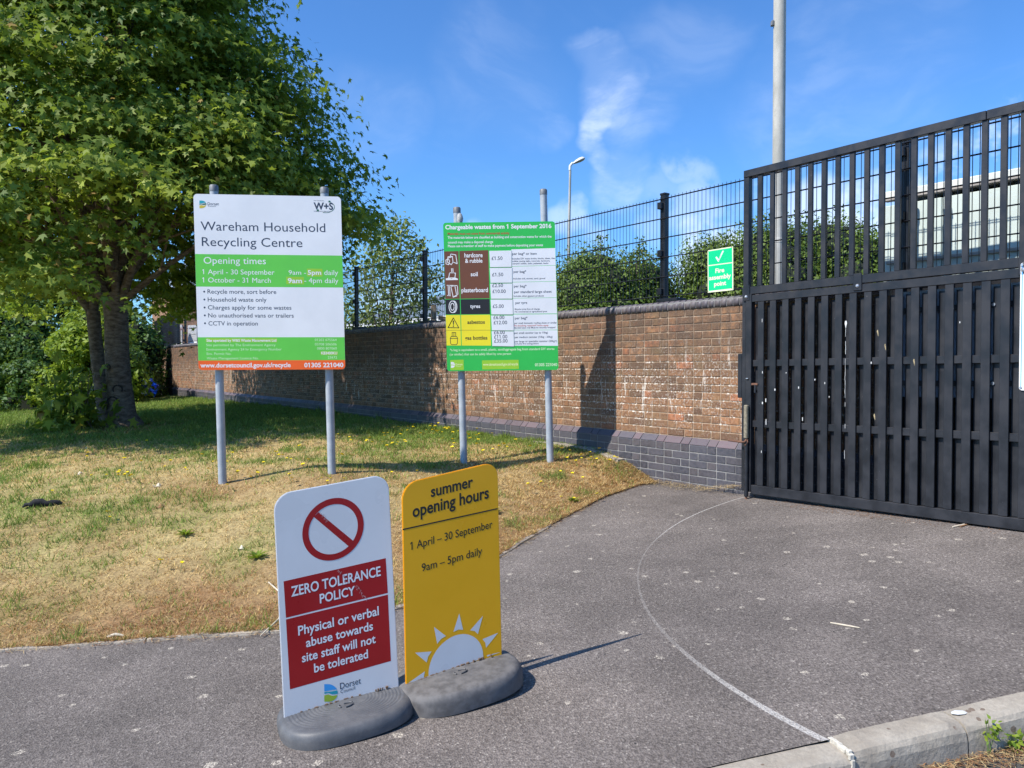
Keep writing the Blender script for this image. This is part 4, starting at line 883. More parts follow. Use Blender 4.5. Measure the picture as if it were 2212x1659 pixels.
for s in (.04, 1.08, 2.25, 3.3):
    pl_ = G('joint_plate', M_GATE, s-.035, s+.035, -.016, -.009, .60, .735); q = MB(GF); q.tube([(s, -.014, .635), (s, -.021, .635), (s, -.027, .635)], [.017, .015, .006], 12); q.build('bolt', M_BOLT, pl_)
for zr in (.012, -.528): G('middle_rail', M_GATE, .094, GW, .012, .044, zr, zr+.058)
for i in range(28):
    sr = .216+.1217*i
    if sr > GW: break
    G('front_slat', M_GATE, sr-.06, sr, -.004, .010, -1.042, .583, bev=.002)
    G('rear_slat', M_GATE, sr-.124, sr-.044, .047, .060, -1.044, .545, bev=.002)
for i in range(27):
    s = .162+.1217*i
    if s > GW-.03: break
    G('upright_bar', M_GATE, s-.021, s+.021, .006, .030, .724, 1.70, bev=.002)
q = MB(GF); q.tube([(.062, -.028, -1.15), (.062, -.028, -.66)], .019, 12); db = q.build('drop_bolt', M_GATE, gate)
q = MB(GF); q.tube([(.062, -.028, -1.175), (.062, -.028, -1.10)], .012, 10); q.build('bolt_tip', M_RUST, db)
q = MB(GF); q.tube([(.062, -.030, -.64), (.060, -.055, -.662), (.03, -.058, -.662), (-.11, -.058, -.655)], .0095, 8); q.build('bolt_handle', M_RUST, db)
q = MB(GF); q.tube([(.04, -.03, -.68), (.065, -.045, -.692), (.078, -.03, -.66), (.07, -.03, -.62)], .008, 8); q.build('bolt_loop', M_RUST, db)
G('bolt_cover', M_RUBYEL, .044, .082, -.052, -.016, -.63, -.33, bev=.008); G('lock_plate', M_GATE, -.062, -.014, .004, .03, -.27, .13, bev=.006)
G('lock_lug', M_BOLT, .047, .072, -.026, -.014, -.10, -.09); G('latch_bracket', M_RUST, .10, .165, -.018, -.006, -.155, -.135); q = MB(GF); q.tube([(.14, -.012, -.15), (.14, -.014, -.22)], .010, 8); q.build('latch_pin', M_GATE, gate)
# paint runs and scratches on the slats
P_RUN = mat('white_paint_run', (.62, .62, .60), .6)
q = MB(GF); q.prism([(.972, .345), (.977, .325), (.981, .30), (.985, .325), (.991, .345), (.989, .362), (.982, .37), (.974, .362)], -.0056, -.0042); pts = [(.98+random.uniform(-.003, .003), -.0052, .31-i*.035) for i in range(33)]
for a, c_ in zip(pts[:-1], pts[1:]):
    if random.random() < (.85 if a[2] > -.2 else .5): q.box((a[0]+c_[0])/2-random.uniform(.0006, .0015), (a[0]+c_[0])/2+random.uniform(.0006, .0015), -.0056, -.0042, c_[2], a[2])
q.build('paint_run', P_RUN, gate)
q = MB(GF)
for (x_, z_, w_, h_) in [(.205, -.05, .006, .02), (.2, -.75, .005, .02), (.44, -.05, .008, .008), (.56, -.18, .008, .018), (.33, -.2, .01, .018), (.71, -.11, .008, .012), (.8, -.14, .006, .016), (.84, -.25, .005, .012), (.24, -.30, .008, .03), (.245, -.5, .006, .05), (.60, -.45, .006, .03), (1.19, .02, .007, .016), (.20, .4, .004, .03), (.205, -.32, .01, .02), (1.84, .30, .006, .012)]:
    q.box(x_, x_+w_, -.0056, -.0042, z_, z_+h_)
q.build('paint_chip', P_RUN, gate)
q = MB(GF)
for (x_, z_) in [(1.24, .23), (1.52, -.0), (1.3, .12), (1.22, -.42)]: q.prism([(x_, z_+.05), (x_-.004, z_+.04), (x_+.004, z_+.01), (x_+.010, z_), (x_+.009, z_+.03), (x_+.005, z_+.052)], -.0056, -.0042)
q.build('tan_scuff', mat('tan_scuff', (.35, .28, .16), .9, nz=(60, .5)), gate)
# notice on the gate at the right edge, and a panel hung on its back
gs = empty('notice_sign', GF.p(2.30, -.02, .1), 'white sign with a blue border fixed to the gate at the right edge', 'sign')
q = MB(GF); q.prism(rrect(.60, .86, .02, x0=2.229, z0=-.175), -.016, -.0125); q.build('sign_panel', P_WHITE, gs)
q = MB(GF)
for (a, b3, c_, d_) in [(2.225, .005+2.225, -.16, .67)]: q.box(2.238, 2.243, -.0176, -.0168, -.155, .665)
q.build('border_line', P_BLUE, gs)
q = MB(GF); q.tube([(2.240, -.018, .668), (2.240, -.022, .668)], .008, 8); q.build('rivet', M_BOLT, gs); q = MB(GF); q.tube([(2.240, -.018, -.155), (2.240, -.022, -.155)], .008, 8); q.build('rivet', M_BOLT, gs)
bp = empty('rear_panel', GF.p(1.6, .08, .2), 'grey panel hung on the back of the gate, glimpsed between the slats', 'panel')
q = MB(GF); q.prism(rrect(1.15, .80, .03, x0=1.33, z0=-.235), .088, .092); q.build('panel_sheet', M_GREYP, bp)
for zr in (.42, -.13):
    q = MB(GF); q.box(1.30, 2.52, .062, .086, zr-.02, zr+.02); q.build('panel_channel', M_GATE, bp)
    for s in (1.62, 2.045):
        q = MB(GF); q.tube([(s, .044, zr), (s, .036, zr)], .012, 8); q.build('bolt', M_BOLT, bp)
# ---------------------------------------------------------------- kerb
kerb = empty('kerb', (K1.x, K1.y, K1.z+CAMZ), 'pale concrete kerb between the raised asphalt and the road', 'kerb'); kerb['kind'] = 'structure'
del kerb['category']
J = on_plane(1802, 1596); j0 = (Vector((J.x, J.y, 0))-Vector((K1.x, K1.y, 0))).dot(KD)
def kerb_stone(a, b_, dz, dy):
    seg = 9; xs_ = np.linspace(a+.004, b_-.004, seg); prof_ = [(.0, -.20), (.0, .001), (.006, .010), (.085, .006), (.108, -.004), (.121, -.020), (.126, -.05), (.130, -.16), (.130, -.28)]
    V = []; F = []
    for i, t in enumerate(xs_):
        p = Vector((K1.x, K1.y, 0))+KD*t; zb = float(hp(p.x, p.y))+CAMZ
        for j, (d_, z_) in enumerate(prof_):
            jit = random.uniform(-.0025, .0025) if 1 < j < 7 else 0
            e = .006 if i in (0, seg-1) and 1 <= j <= 6 else 0
            v = p+KN*(d_+dy-e*.5+jit); V.append((v.x, v.y, zb+z_+dz-e+jit))
    m_ = len(prof_)
    for i in range(seg-1):
        for j in range(m_-1): F.append((i*m_+j, (i+1)*m_+j, (i+1)*m_+j+1, i*m_+j+1))
    F += [tuple(range(m_)), tuple(range((seg-1)*m_+m_-1, (seg-1)*m_-1, -1))]
    q = MB(); q.add([Vector(v) for v in V], F, 0, False); return q.build('kerb_stone', M_KERB, kerb)
L_ = .48
ts = [j0, j0+.485]+[j0+.485+.915*i for i in range(1, 14)]
for a, b_ in zip(ts[:-1], ts[1:]): kerb_stone(a, b_, 0.0, 0)
for i in range(12): kerb_stone(j0-.915*(i+1), j0-.915*i, -.014, .004)
# chipped white mortar on the joint face
q = MB()
for i in range(16):
    t = i/15; d_ = .0+.118*min(t*1.3, 1); z_ = .006 if t < .7 else .006-(t-.7)*.28; p = Vector((K1.x, K1.y, 0))+KD*(j0-.006)+KN*(d_+.004); zb = float(hp(p.x, p.y))+CAMZ
    q.fr = Frame((p.x, p.y, zb+z_-.006), KD, -KN, (0, 0, 1)); q.box(-.005-random.random()*.006, .008, -.006, .006, -.016, .002+random.random()*.003, bev=.002)
q.fr = WORLD; o = q.build('joint_mortar', M_PAINTW, kerb)
# concrete edging strip along the lawn
strip = empty('edging_strip', (float(B[120][0]), float(B[120][1]), 1.5-1.4), 'broken pale concrete edging along the front of the lawn', 'edging'); strip['kind'] = 'structure'; del strip['category']
d_ = np.r_[0, np.cumsum(np.hypot(*np.diff(B, axis=0).T))]; tot = d_[-1]
def bpt(t): return np.array([np.interp(t, d_, B[:, 0]), np.interp(t, d_, B[:, 1])])
t = 3.0
while t < tot-2.2:
    ln_ = .9; seg = 6; V = []; F = []
    for i in range(seg+1):
        tt_ = t+.006+(ln_-.012)*i/seg; p = bpt(tt_); q2 = bpt(tt_+.05)-p; q2 /= np.linalg.norm(q2); nn = np.array([q2[1], -q2[0]])
        wv_ = .052*(.65+.6*vnoise(p[0], p[1], 5, 3)); sh = (vnoise(p[0], p[1], 4, 8)-.5)*.03
        c_ = p+nn*(.0+sh); zc = float(hp(c_[0], c_[1]))+CAMZ; hz2 = .008+.014*vnoise(p[0], p[1], 7, 5)
        for dd2, zz in ((wv_/2, -.03), (wv_/2-.004, hz2-.004), (0, hz2), (-wv_/2, hz2-.002), (-wv_/2, -.03)): V.append((c_[0]+nn[0]*dd2, c_[1]+nn[1]*dd2, zc+zz))
    for i in range(seg):
        for j in range(4): F.append((i*5+j, i*5+j+1, (i+1)*5+j+1, (i+1)*5+j))
    F += [(4, 3, 2, 1, 0), tuple(seg*5+k for k in range(5))]
    if random.random() < .85: q = MB(); q.add([Vector(v) for v in V], F); q.build('edging_stone', M_STRIP, strip)
    t += ln_
# slab strip at the wall foot
sl = empty('concrete_strip', wp(2, -.1, -1), 'pale concrete strip lying at the foot of the blue brick plinth', 'strip')
def wall_s(px): 
    r_ = pixdir(px, 800); t_ = W0.dot(UD)/r_.dot(UD); return (r_*t_-W0).dot(US)
sa, sb = wall_s(1357), wall_s(1168)
nseg = 3
for i in range(nseg):
    a = sa+(sb-sa)*i/nseg+.006; b_ = sa+(sb-sa)*(i+1)/nseg-.006; V = []
    za = gz(*tuple(wp(a, -.10, 0))[:2])-CAMZ; zb = gz(*tuple(wp(b_, -.10, 0))[:2])-CAMZ
    za -= RISE*a; zb -= RISE*b_; q = MB(WF)
    V = [(a, -.062, za-.05), (b_, -.062, zb-.05), (b_, -.062, zb+.035), (a, -.062, za+.035), (a, -.15, za-.05), (b_, -.15, zb-.05), (b_, -.145, zb+.03), (a, -.145, za+.03)]
    q.add(V, [(0, 1, 2, 3), (7, 6, 5, 4), (3, 2, 6, 7), (0, 3, 7, 4), (1, 5, 6, 2), (4, 5, 1, 0)]); q.build('slab', M_STRIP, sl)
# ---------------------------------------------------------------- lamp columns
def lamp_base(px, Zd, zrel): r_ = pixdir(px, 795); return Vector((r_.x*Zd, Zd, zrel+CAMZ))
pc = lamp_base(1679, 10.5, -1.2)
col_ = empty('lighting_column', pc, 'tall thick weathered grey column rising out of view behind the gate', 'pole')
q = MB(Frame(pc)); q.tube([(0, 0, 0), (0, 0, 2.9)], .083, 24); q.build('column_base', M_COLUMN, col_)
q = MB(Frame(pc)); q.tube([(0, 0, 2.9), (0, 0, 10.5)], [.081, .078], 24); q.build('column_shaft', M_COLUMN, col_)
q = MB(Frame(pc)); q.tube([(0, 0, 2.86), (0, 0, 2.9), (0, 0, 2.93)], [.0865, .0865, .0815], 24); q.build('collar', M_COLUMN, col_)
q = MB(Frame(pc)); q.box(-.115, -.075, -.03, .03, 5.72, 5.79, bev=.008); q.build('small_box', M_CAP, col_)
pl2 = lamp_base(1226.5, 34, -1.6)
lp = empty('street_lamp', pl2, 'slender distant street lamp with one tilted lantern above the green bushes', 'street lamp')
q = MB(Frame(pl2)); q.tube([(0, 0, 0), (0.02, 0, 6), (.09, 0, 10.0), (.09, 0, 10.2)], [.062, .058, .05, .05], 12); q.build('pole', M_COLUMN, lp)
q = MB(Frame(pl2)); q.tube([(.08, 0, 10.1), (.09, 0, 10.28), (.2, 0, 10.42)], [.06, .06, .05], 10); q.build('bracket', M_LANT, lp)
tilt = Frame(pl2+Vector((.17, 0, 10.36)), Vector((.90, .05, .42)).normalized(), Vector((0, 1, 0)), Vector((-.42, 0, .90)).normalized())
q = MB(tilt); rg = [(0, .03, .03), (.08, .07, .05), (.2, .125, .09), (.38, .15, .12), (.52, .13, .11), (.60, .07, .06), (.62, .01, .01)]; V = []; F = []; n = 14
for (x_, ry, rz) in rg:
    for k in range(n): t_ = math.pi*k/(n-1); V.append((x_, ry*math.cos(t_), rz*math.sin(t_)))
for i in range(len(rg)-1):
    for k in range(n-1): F.append((i*n+k, i*n+k+1, (i+1)*n+k+1, (i+1)*n+k))
q.add(V, F, 0, True); q.build('lantern_hood', M_LANT, lp)
q = MB(tilt); V2 = [(x_, ry*sg, -.0) for (x_, ry, rz) in rg for sg in (1, -1)]; V3 = [(x_, 0, -.05*math.sin(math.pi*min(x_/.62, 1))) for (x_, ry, rz) in rg]
V = []; F = []
for (x_, ry, rz) in rg:
    for k in range(n): t_ = math.pi*k/(n-1); V.append((x_, ry*.97*math.cos(t_), -rz*.6*math.sin(t_)))
for i in range(len(rg)-1):
    for k in range(n-1): F.append((i*n+k, (i+1)*n+k, (i+1)*n+k+1, i*n+k+1))
q.add(V, F, 0, True); q.build('lantern_bowl', M_GLASS, lp)
# thin pipe by the cabin and a small floodlight arm
_r = pixdir(1944, 800); _t = (W0.dot(UD)+.5)/_r.dot(UD); pp = wp((_r*_t-W0).dot(US), .5, -1.2)
pi_ = empty('pipe_post', pp, 'plain grey pipe post standing close to the cabin behind the gate bars', 'pole')
q = MB(Frame(pp)); q.tube([(0, 0, 0), (0, 0, 2.62)], .03, 14); q.build('pipe', M_COLUMN, pi_); q = MB(Frame(pp)); q.tube([(0, 0, 2.62), (0, 0, 2.72)], .036, 14); q.build('pipe_cap', M_COLUMN, pi_)
# ---------------------------------------------------------------- cabin behind the fence
cab = empty('site_cabin', wp(-2.5, .75, -1.2), 'pale green-white steel site cabin behind the fence at the right', 'cabin')
CD = .68; c0 = wall_s(1908)  # left end along the wall
r_ = pixdir(1908, 800); t_ = (W0.dot(UD)+CD)/r_.dot(UD); cs = (r_*t_-W0).dot(US); r2 = pixdir(1908, 424); zt = (r2*t_/1).z; zt = r2.z*((W0.dot(UD)+CD)/r2.dot(UD))
CL = 6.1
for i in range(13):
    a = cs-.02-i*.47; q = MB(WF); q.box(a-.462, a, CD, CD+.04, -1.0, zt-.09, bev=.004); q.build('wall_panel', M_CABIN, cab)
q = MB(WF); q.box(cs-CL, cs-.02, CD+.045, CD+2.3, -1.0, zt-.09); q.build('cabin_body', M_CABIN, cab)
q = MB(WF); q.box(cs-CL, cs+.0, CD-.03, CD+.0385, zt-.052, zt-.03, bev=.004); q.build('gutter', M_CABTRIM, cab)
q = MB(WF); q.box(cs-CL, cs+.01, CD-.012, CD+2.4, zt-.027, zt+.035, bev=.01); q.build('roof_edge', M_CABROOF, cab)
q = MB(WF); q.box(cs-CL, cs-.03, CD-.03, CD-.002, zt-.60, zt-.572, bev=.004); q.build('ledge_rail', M_CABTRIM, cab)
q = MB(WF); q.box(cs-.06, cs+.006, CD-.008, CD+.05, -1.0, zt-.09, bev=.006); q.build('corner_trim', M_CABIN, cab)
for i in range(7):
    q = MB(WF); xx = cs-1.05-i*.05; q.tube([(xx, CD+.3, zt+.03), (xx+random.uniform(-.02, .02), CD+.3, zt+.05+random.random()*.04)], [.018, .022], 7); q.build('moss_tuft', M_HEDGE, cab)
# ---------------------------------------------------------------- foliage
LEAF5 = np.array([(0, 0), (.50, -.05), (.27, .17), (.64, .50), (.22, .46), (.0, 1.02), (-.22, .46), (-.64, .50), (-.27, .17), (-.50, -.05)])
LEAF4 = np.array([(0, 0), (.28, .35), (.0, 1.0), (-.28, .35)])
def leaves(name, P, nrm, size, shape, m, parent, rnd=None, droop=.25):
    """P (n,3) world; nrm (n,3); size (n,)"""
    n = len(P); nrm = nrm/np.linalg.norm(nrm, axis=1, keepdims=True)
    a = RNG.normal(size=(n, 3)); a -= (a*nrm).sum(1, keepdims=True)*nrm; a[:, 2] -= droop*2; a -= (a*nrm).sum(1, keepdims=True)*nrm; a /= np.linalg.norm(a, axis=1, keepdims=True)
    b_ = np.cross(nrm, a); k = len(shape)
    fold = -.18*np.abs(shape[:, 0])-.22*shape[:, 1]**2
    V = P[:, None, :]+size[:, None, None]*(shape[None, :, 0, None]*b_[:, None, :]+shape[None, :, 1, None]*a[:, None, :]+fold[None, :, None]*(.2+2.2*RNG.random(n))[:, None, None]*nrm[:, None, :])
    V = V.reshape(-1, 3)-np.array(tuple(parent.location))[None]
    r_ = RNG.random(n) if rnd is None else rnd
    me = np_mesh(name, V, k, np.arange(n*k), {'rnd': r_}); return link(name, me, m, parent)
def limb(mb, p0, p1, r0, r1, bend=.15, n=7):
    p0 = Vector(p0); p1 = Vector(p1); L_ = (p1-p0).length; off = Vector((random.uniform(-1, 1), random.uniform(-1, 1), random.uniform(-.3, .6)))*bend*L_
    pts = [p0.lerp(p1, t)+off*math.sin(math.pi*t)*.6 for t in np.linspace(0, 1, n)]; mb.tube(pts, [r0+(r1-r0)*t for t in np.linspace(0, 1, n)], 9); return pts
# main sycamore
tb = Vector((-6.45, 13.0, 0)); tb.z = gz(tb.x, tb.y)
tree = empty('sycamore_tree', tb, 'big spreading maple-leaved tree on the lawn, nearer and thicker of its two trunks in front', 'tree')
q = MB(); q.tube([tb+Vector((0.05, 0, -.15)), tb+Vector((.04, 0, .03)), tb+Vector((0, 0, .18)), tb+Vector((-.04, 0, .7)), tb+Vector((-.07, .0, 1.2)), tb+Vector((-.10, .05, 1.75)), tb+Vector((-.12, .05, 2.2))], [.34, .29, .225, .192, .185, .182, .20], 18); q.build('trunk', M_BARK, tree)
q = MB()
for (dx, zz, r0) in [(.03, .62, .075), (-.05, .42, .085), (-.14, .98, .05)]:
    c_ = tb+Vector((dx, -.222+abs(dx+.03)*.3, zz)); pts = [c_+Vector((r0*math.cos(t_), .012, r0*.9*math.sin(t_))) for t_ in np.linspace(-.6, 3.8, 10)]; q.tube(pts, .013, 6)
q.build('bark_scar', M_SCAR, tree)
ends = []
top0 = tb+Vector((-.12, .05, 2.1))
for (dx, dy, dz, r0) in [(-.9, .1, 3.0, .11), (.55, -.1, 3.3, .12), (-.2, .4, 5.5, .13), (1.9, -.6, 2.4, .08), (-2.2, -.5, 2.6, .09), (1.3, .9, 4.0, .09), (-1.6, .8, 4.6, .09), (2.0, .2, 2.2, .07), (-3.2, .2, 1.4, .07), (.6, -1.8, 2.2, .07), (-1.0, -2.0, 2.1, .07), (2.4, -.3, 1.4, .06), (.3, .2, 7.6, .09), (-1.2, -1.0, 6.0, .07), (1.2, -.8, 5.6, .07)]:
    q = MB(); pe = top0+Vector((dx, dy, dz)); pts = limb(q, top0+Vector((dx*.05, dy*.05, random.uniform(-.25, .3))), pe, r0, r0*.25)
    for k in range(5):
        p0 = pts[random.randint(2, 5)]; p1 = p0+Vector((dx*.35+random.uniform(-1, 1), dy*.35+random.uniform(-1, 1), random.uniform(.1, 1.2))); limb(q, p0, p1, r0*.35, .012, .1, 5)
    q.build('branch', M_BARK, tree)
def crown_r(z):   # radius against height above base
    return np.interp(z, [1.9, 2.3, 2.7, 3.2, 4.0, 5.0, 6.0, 7.0, 8.2, 9.4, 10.2], [3.0, 3.8, 4.3, 4.3, 4.1, 3.6, 3.0, 2.35, 1.7, 1.0, .3])
def crown(tbase, ncl, nper, rfun, z0, z1, lsize, m, parent, flat=.32, seed=1, shape=LEAF5, csize=(.35, .75), inner=.35, droopf=.25, cen=(0, 0)):
    rg_ = np.random.default_rng(seed); P_ = []; N_ = []; RN_ = []; SZ = []
    for i in range(ncl):
        zc = z0+(z1-z0)*rg_.random()**1.15; th = rg_.random()*2*np.pi
        if ncl > 600 and np.cos(th) > .35 and zc < 3.7: zc = 3.7+rg_.random()*1.2 if np.cos(th) > .6 else zc+.6
        if ncl > 600 and np.cos(th) < -.2 and zc < 3.3: zc = 3.3+rg_.random()
        rr2 = (.90 if (ncl > 600 and np.cos(th) > .3) else 1.0)*rfun(zc)*(inner+(1-inner)*rg_.random()**.5)*(.86+.3*rg_.random())
        c_ = np.array([tbase.x+cen[0]+rr2*np.cos(th), tbase.y+cen[1]+rr2*np.sin(th), tbase.z+zc-.12*rr2]); cs_ = csize[0]+(csize[1]-csize[0])*rg_.random()
        k = int(nper*(.6+.8*rg_.random())*(cs_/csize[1])**1.3)+4
        g = rg_.normal(size=(k, 3))*.5; g[:, 2] = np.abs(g[:, 2])*.9-.35; rad = np.hypot(g[:, 0], g[:, 1])
        off = g*np.array([cs_, cs_, cs_*flat*1.6]); off[:, 2] -= rad**2*cs_*.28
        out = np.array([np.cos(th), np.sin(th), 0]); P_.append(c_+off)
        nn = np.array([0, 0, .9])+out*.6+rg_.normal(size=(k, 3))*.62+np.c_[g[:, :2]*.35, np.zeros(k)]; N_.append(nn); RN_.append(np.clip(rg_.random()**1.3*.75+rg_.random(k)*.30, 0, 1)*.98+(rg_.random(k) > .992)*1.0)
        SZ.append(lsize*(.65+.6*rg_.random(k)))
    P_ = np.concatenate(P_); N_ = np.concatenate(N_); RN_ = np.clip(np.concatenate(RN_), 0, 1); SZ = np.concatenate(SZ)
    return leaves('crown', P_, N_, SZ, shape, m, parent, RN_, droopf)
crown(tb, 720, 265, crown_r, 2.5, 9.8, .098, M_MAPLE, tree, seed=4, csize=(.45, .95), flat=.30)
# epicormic shoots at the foot
sh = Vector((-6.95, 12.65, 0)); sh.z = gz(sh.x, sh.y)
shoot = empty('leafy_shoots', sh, 'leafy sucker shoots at the foot of the big tree trunk', 'plant')
q = MB()
for k in range(9): limb(q, sh+Vector((random.uniform(-.1, .25), random.uniform(-.1, .1), 0)), sh+Vector((random.uniform(-.55, .3), random.uniform(-.3, .2), random.uniform(.3, 1.25))), .012, .004, .1, 5)
q.build('stem', M_BARK, shoot)
n = 300; g = RNG.normal(size=(n, 3)); Pn = np.array(tuple(sh))+np.c_[g[:, 0]*.27-.12, g[:, 1]*.2, np.abs(g[:, 2])*.42+.05]
leaves('foliage', Pn, RNG.normal(size=(n, 3))*.5+np.array([-.4, -.4, .7]), .13+.09*RNG.random(n), LEAF5, M_MAPLE, shoot)
# second trunk just behind, leaning left
t2 = Vector((-7.55, 14.3, 0)); t2.z = gz(t2.x, t2.y)
tr2 = empty('sycamore_tree', t2, 'thinner forked tree trunk just behind and left of the big one', 'tree')
q = MB(); q.tube([t2+Vector((.18, 0, -.1)), t2+Vector((.14, 0, .25)), t2+Vector((.05, 0, .9)), t2+Vector((-.02, 0, 1.6)), t2+Vector((-.05, 0, 2.0))], [.17, .135, .12, .115, .12], 14); q.build('trunk', M_BARK, tr2)
for (dx, dy, dz) in [(-1.1, 0, .95), (-.4, .2, 2.6), (.5, .1, 2.4), (-2.0, .4, 2.2)]:
    q = MB(); limb(q, t2+Vector((-.05, 0, 1.95)), t2+Vector((dx, dy, 1.95+dz)), .085, .03, .1); q.build('branch', M_BARK, tr2)
crown(t2, 200, 90, lambda z: np.interp(z, [2.0, 3, 5, 7], [2.0, 3.0, 2.6, 1.0]), 2.6, 7, .12, M_MAPLE, tr2, seed=9, cen=(-1.0, 1.6))
# off to the left, out of view: the slim tree whose trunk shadow crosses the lawn
t3 = Vector((-11.2, 8.0, 0)); t3.z = gz(t3.x, t3.y)
tr3 = empty('slim_tree', t3, 'slim lawn tree standing out of view to the left', 'tree'); q = MB(); q.tube([t3+Vector((0, 0, -.1)), t3+Vector((.1, 0, 3)), t3+Vector((0, 0, 6.5))], [.12, .09, .05], 10); q.build('trunk', M_BARK, tr3)
crown(t3, 22, 60, lambda z: np.interp(z, [3.6, 5, 7.5], [.5, 1.1, .3]), 3.8, 7.4, .15, M_MAPLE, tr3, seed=19, csize=(.3, .5))
# bushes
def bush(name, label, cen, rx, ry, h, n, ls, m, seed, cat='bush', zb=None, shape=LEAF4, lumps=26, core=True, group=None):
    rg_ = np.random.default_rng(seed); zb = CAMZ-1.6 if zb is None else zb; lumps = int(lumps*2.4)
    root = empty(name, Vector((cen[0], cen[1], zb)), label, cat, group)
    th = rg_.random(lumps)*2*np.pi; zc = rg_.random(lumps)**.7; rr2 = np.sqrt(np.clip(1-zc**2.2, .05, 1))*(.55+.35*rg_.random(lumps))
    C_ = np.c_[cen[0]+rx*rr2*np.cos(th)*1.12, cen[1]+ry*rr2*np.sin(th), zb+h*zc*.90]; rad = h*(.085+.085*rg_.random(lumps))
    k = rg_.integers(0, lumps, n); d = rg_.normal(size=(n, 3)); d /= np.linalg.norm(d, axis=1, keepdims=True)
    rr3 = rad[k]*(.62+.5*rg_.random(n)); P_ = C_[k]+d*rr3[:, None]*np.array([1.15, 1.1, 1.0])
    rn = np.clip(rg_.random(n)*.7+rg_.random(lumps)[k]*.3, 0, 1); ok = P_[:, 2] > zb
    nn = d+rg_.normal(size=(n, 3))*.55+np.array([0, 0, .35])
    leaves('foliage', P_[ok], nn[ok], ls*(.6+.8*rg_.random(ok.sum())), shape, m, root, rn[ok], .1)
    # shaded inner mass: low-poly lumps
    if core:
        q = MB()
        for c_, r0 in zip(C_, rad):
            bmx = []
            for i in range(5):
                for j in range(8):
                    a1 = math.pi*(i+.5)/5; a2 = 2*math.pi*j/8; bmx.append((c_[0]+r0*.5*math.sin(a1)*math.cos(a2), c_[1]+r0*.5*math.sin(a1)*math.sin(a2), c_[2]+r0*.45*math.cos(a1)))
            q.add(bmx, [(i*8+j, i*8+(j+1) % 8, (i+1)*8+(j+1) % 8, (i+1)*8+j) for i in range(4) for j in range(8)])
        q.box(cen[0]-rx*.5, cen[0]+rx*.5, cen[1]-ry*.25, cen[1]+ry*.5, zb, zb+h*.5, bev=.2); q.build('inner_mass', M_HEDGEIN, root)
    return root
Zb = 19
def bx(px, Z_): return (px-1106)/1700*Z_
def bh(py, Z_): return (795-py)/1700*Z_+1.6
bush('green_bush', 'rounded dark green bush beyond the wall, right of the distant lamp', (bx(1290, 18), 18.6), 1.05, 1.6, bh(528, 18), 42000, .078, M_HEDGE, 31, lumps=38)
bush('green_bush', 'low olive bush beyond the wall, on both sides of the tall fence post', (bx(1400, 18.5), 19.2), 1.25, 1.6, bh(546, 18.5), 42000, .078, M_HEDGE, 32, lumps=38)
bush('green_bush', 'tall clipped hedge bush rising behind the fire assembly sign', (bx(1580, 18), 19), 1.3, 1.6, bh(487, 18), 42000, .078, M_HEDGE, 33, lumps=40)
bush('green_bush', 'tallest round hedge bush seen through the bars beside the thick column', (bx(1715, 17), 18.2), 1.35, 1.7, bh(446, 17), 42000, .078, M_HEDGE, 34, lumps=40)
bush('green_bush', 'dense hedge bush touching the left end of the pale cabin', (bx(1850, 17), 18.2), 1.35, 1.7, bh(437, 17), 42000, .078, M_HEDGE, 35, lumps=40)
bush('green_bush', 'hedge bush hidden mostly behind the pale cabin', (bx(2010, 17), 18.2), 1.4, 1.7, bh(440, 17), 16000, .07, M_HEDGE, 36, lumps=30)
# sprigs sticking out of the bushes
sp = empty('tall_sprigs', Vector((bx(1395, 18), 18, CAMZ)), 'thin leafy sprigs sticking up above the bushes left of the fence post', 'plant')
q = MB(); Pn = []
for px, py, hh3 in [(1297, 507, .35), (1382, 512, .4), (1389, 524, .3), (1376, 540, .25)]:
    p = prel(px, py, 18.2); q.tube([p-Vector((0, 0, hh3+.3)), p], [.01, .004], 5)
    for i in range(60): t_ = RNG.random(); Pn.append((p.x+RNG.normal()*.06*(1.2-t_*.6), p.y+RNG.normal()*.06, p.z-hh3*(1-t_)))
q.build('stem', M_BARK, sp); Pn = np.array(Pn); leaves('foliage', Pn, RNG.normal(size=(len(Pn), 3)), np.full(len(Pn), .07), LEAF4, M_HEDGE, sp)
# young tree beyond the fence between the signs
YZ = 21.5
yt = Vector((bx(840, YZ), YZ, CAMZ-1.5)); ytr = empty('young_tree', yt, 'pale green young tree beyond the fence, between the two information signs', 'tree')
q = MB(); q.tube([yt, yt+Vector((0, 0, 1.6)), yt+Vector((0.05, 0, 3.0)), yt+Vector((.1, 0, 4.2))], [.08, .06, .035, .01], 8); q.build('trunk', M_BARK, ytr)
for (px, py) in [(800, 488), (838, 478), (872, 476), (912, 522), (780, 560), (930, 600), (760, 640), (900, 640), (850, 540), (820, 560)]:
    q = MB(); limb(q, yt+Vector((0, 0, random.uniform(1.2, 2.4))), prel(px, py, YZ), .03, .006, .08); q.build('branch', M_BARK, ytr)
Pn = []; rg_ = np.random.default_rng(77)
def blobleaf(px, py, rx, ry, k, Z_=YZ):
    k = int(k*.5); c_ = prel(px, py, Z_); g = rg_.normal(size=(k, 3)); Pn.append(np.array(tuple(c_))+g*np.array([rx, rx*1.3, ry])*Z_/1700)
for a in [(800, 500, 12, 12, 220), (838, 492, 12, 14, 260), (872, 488, 12, 12, 220), (855, 512, 14, 14, 260), (905, 528, 12, 10, 240), (880, 545, 20, 16, 300), (835, 550, 32, 26, 900), (800, 575, 30, 22, 600), (860, 590, 36, 26, 1000), (905, 600, 26, 22, 600), (790, 640, 34, 30, 900), (850, 650, 46, 30, 1400), (905, 655, 22, 26, 500), (945, 600, 10, 16, 160), (755, 680, 26, 22, 600), (820, 690, 50, 14, 900), (940, 640, 14, 14, 160), (815, 530, 14, 14, 200)]: blobleaf(*a)
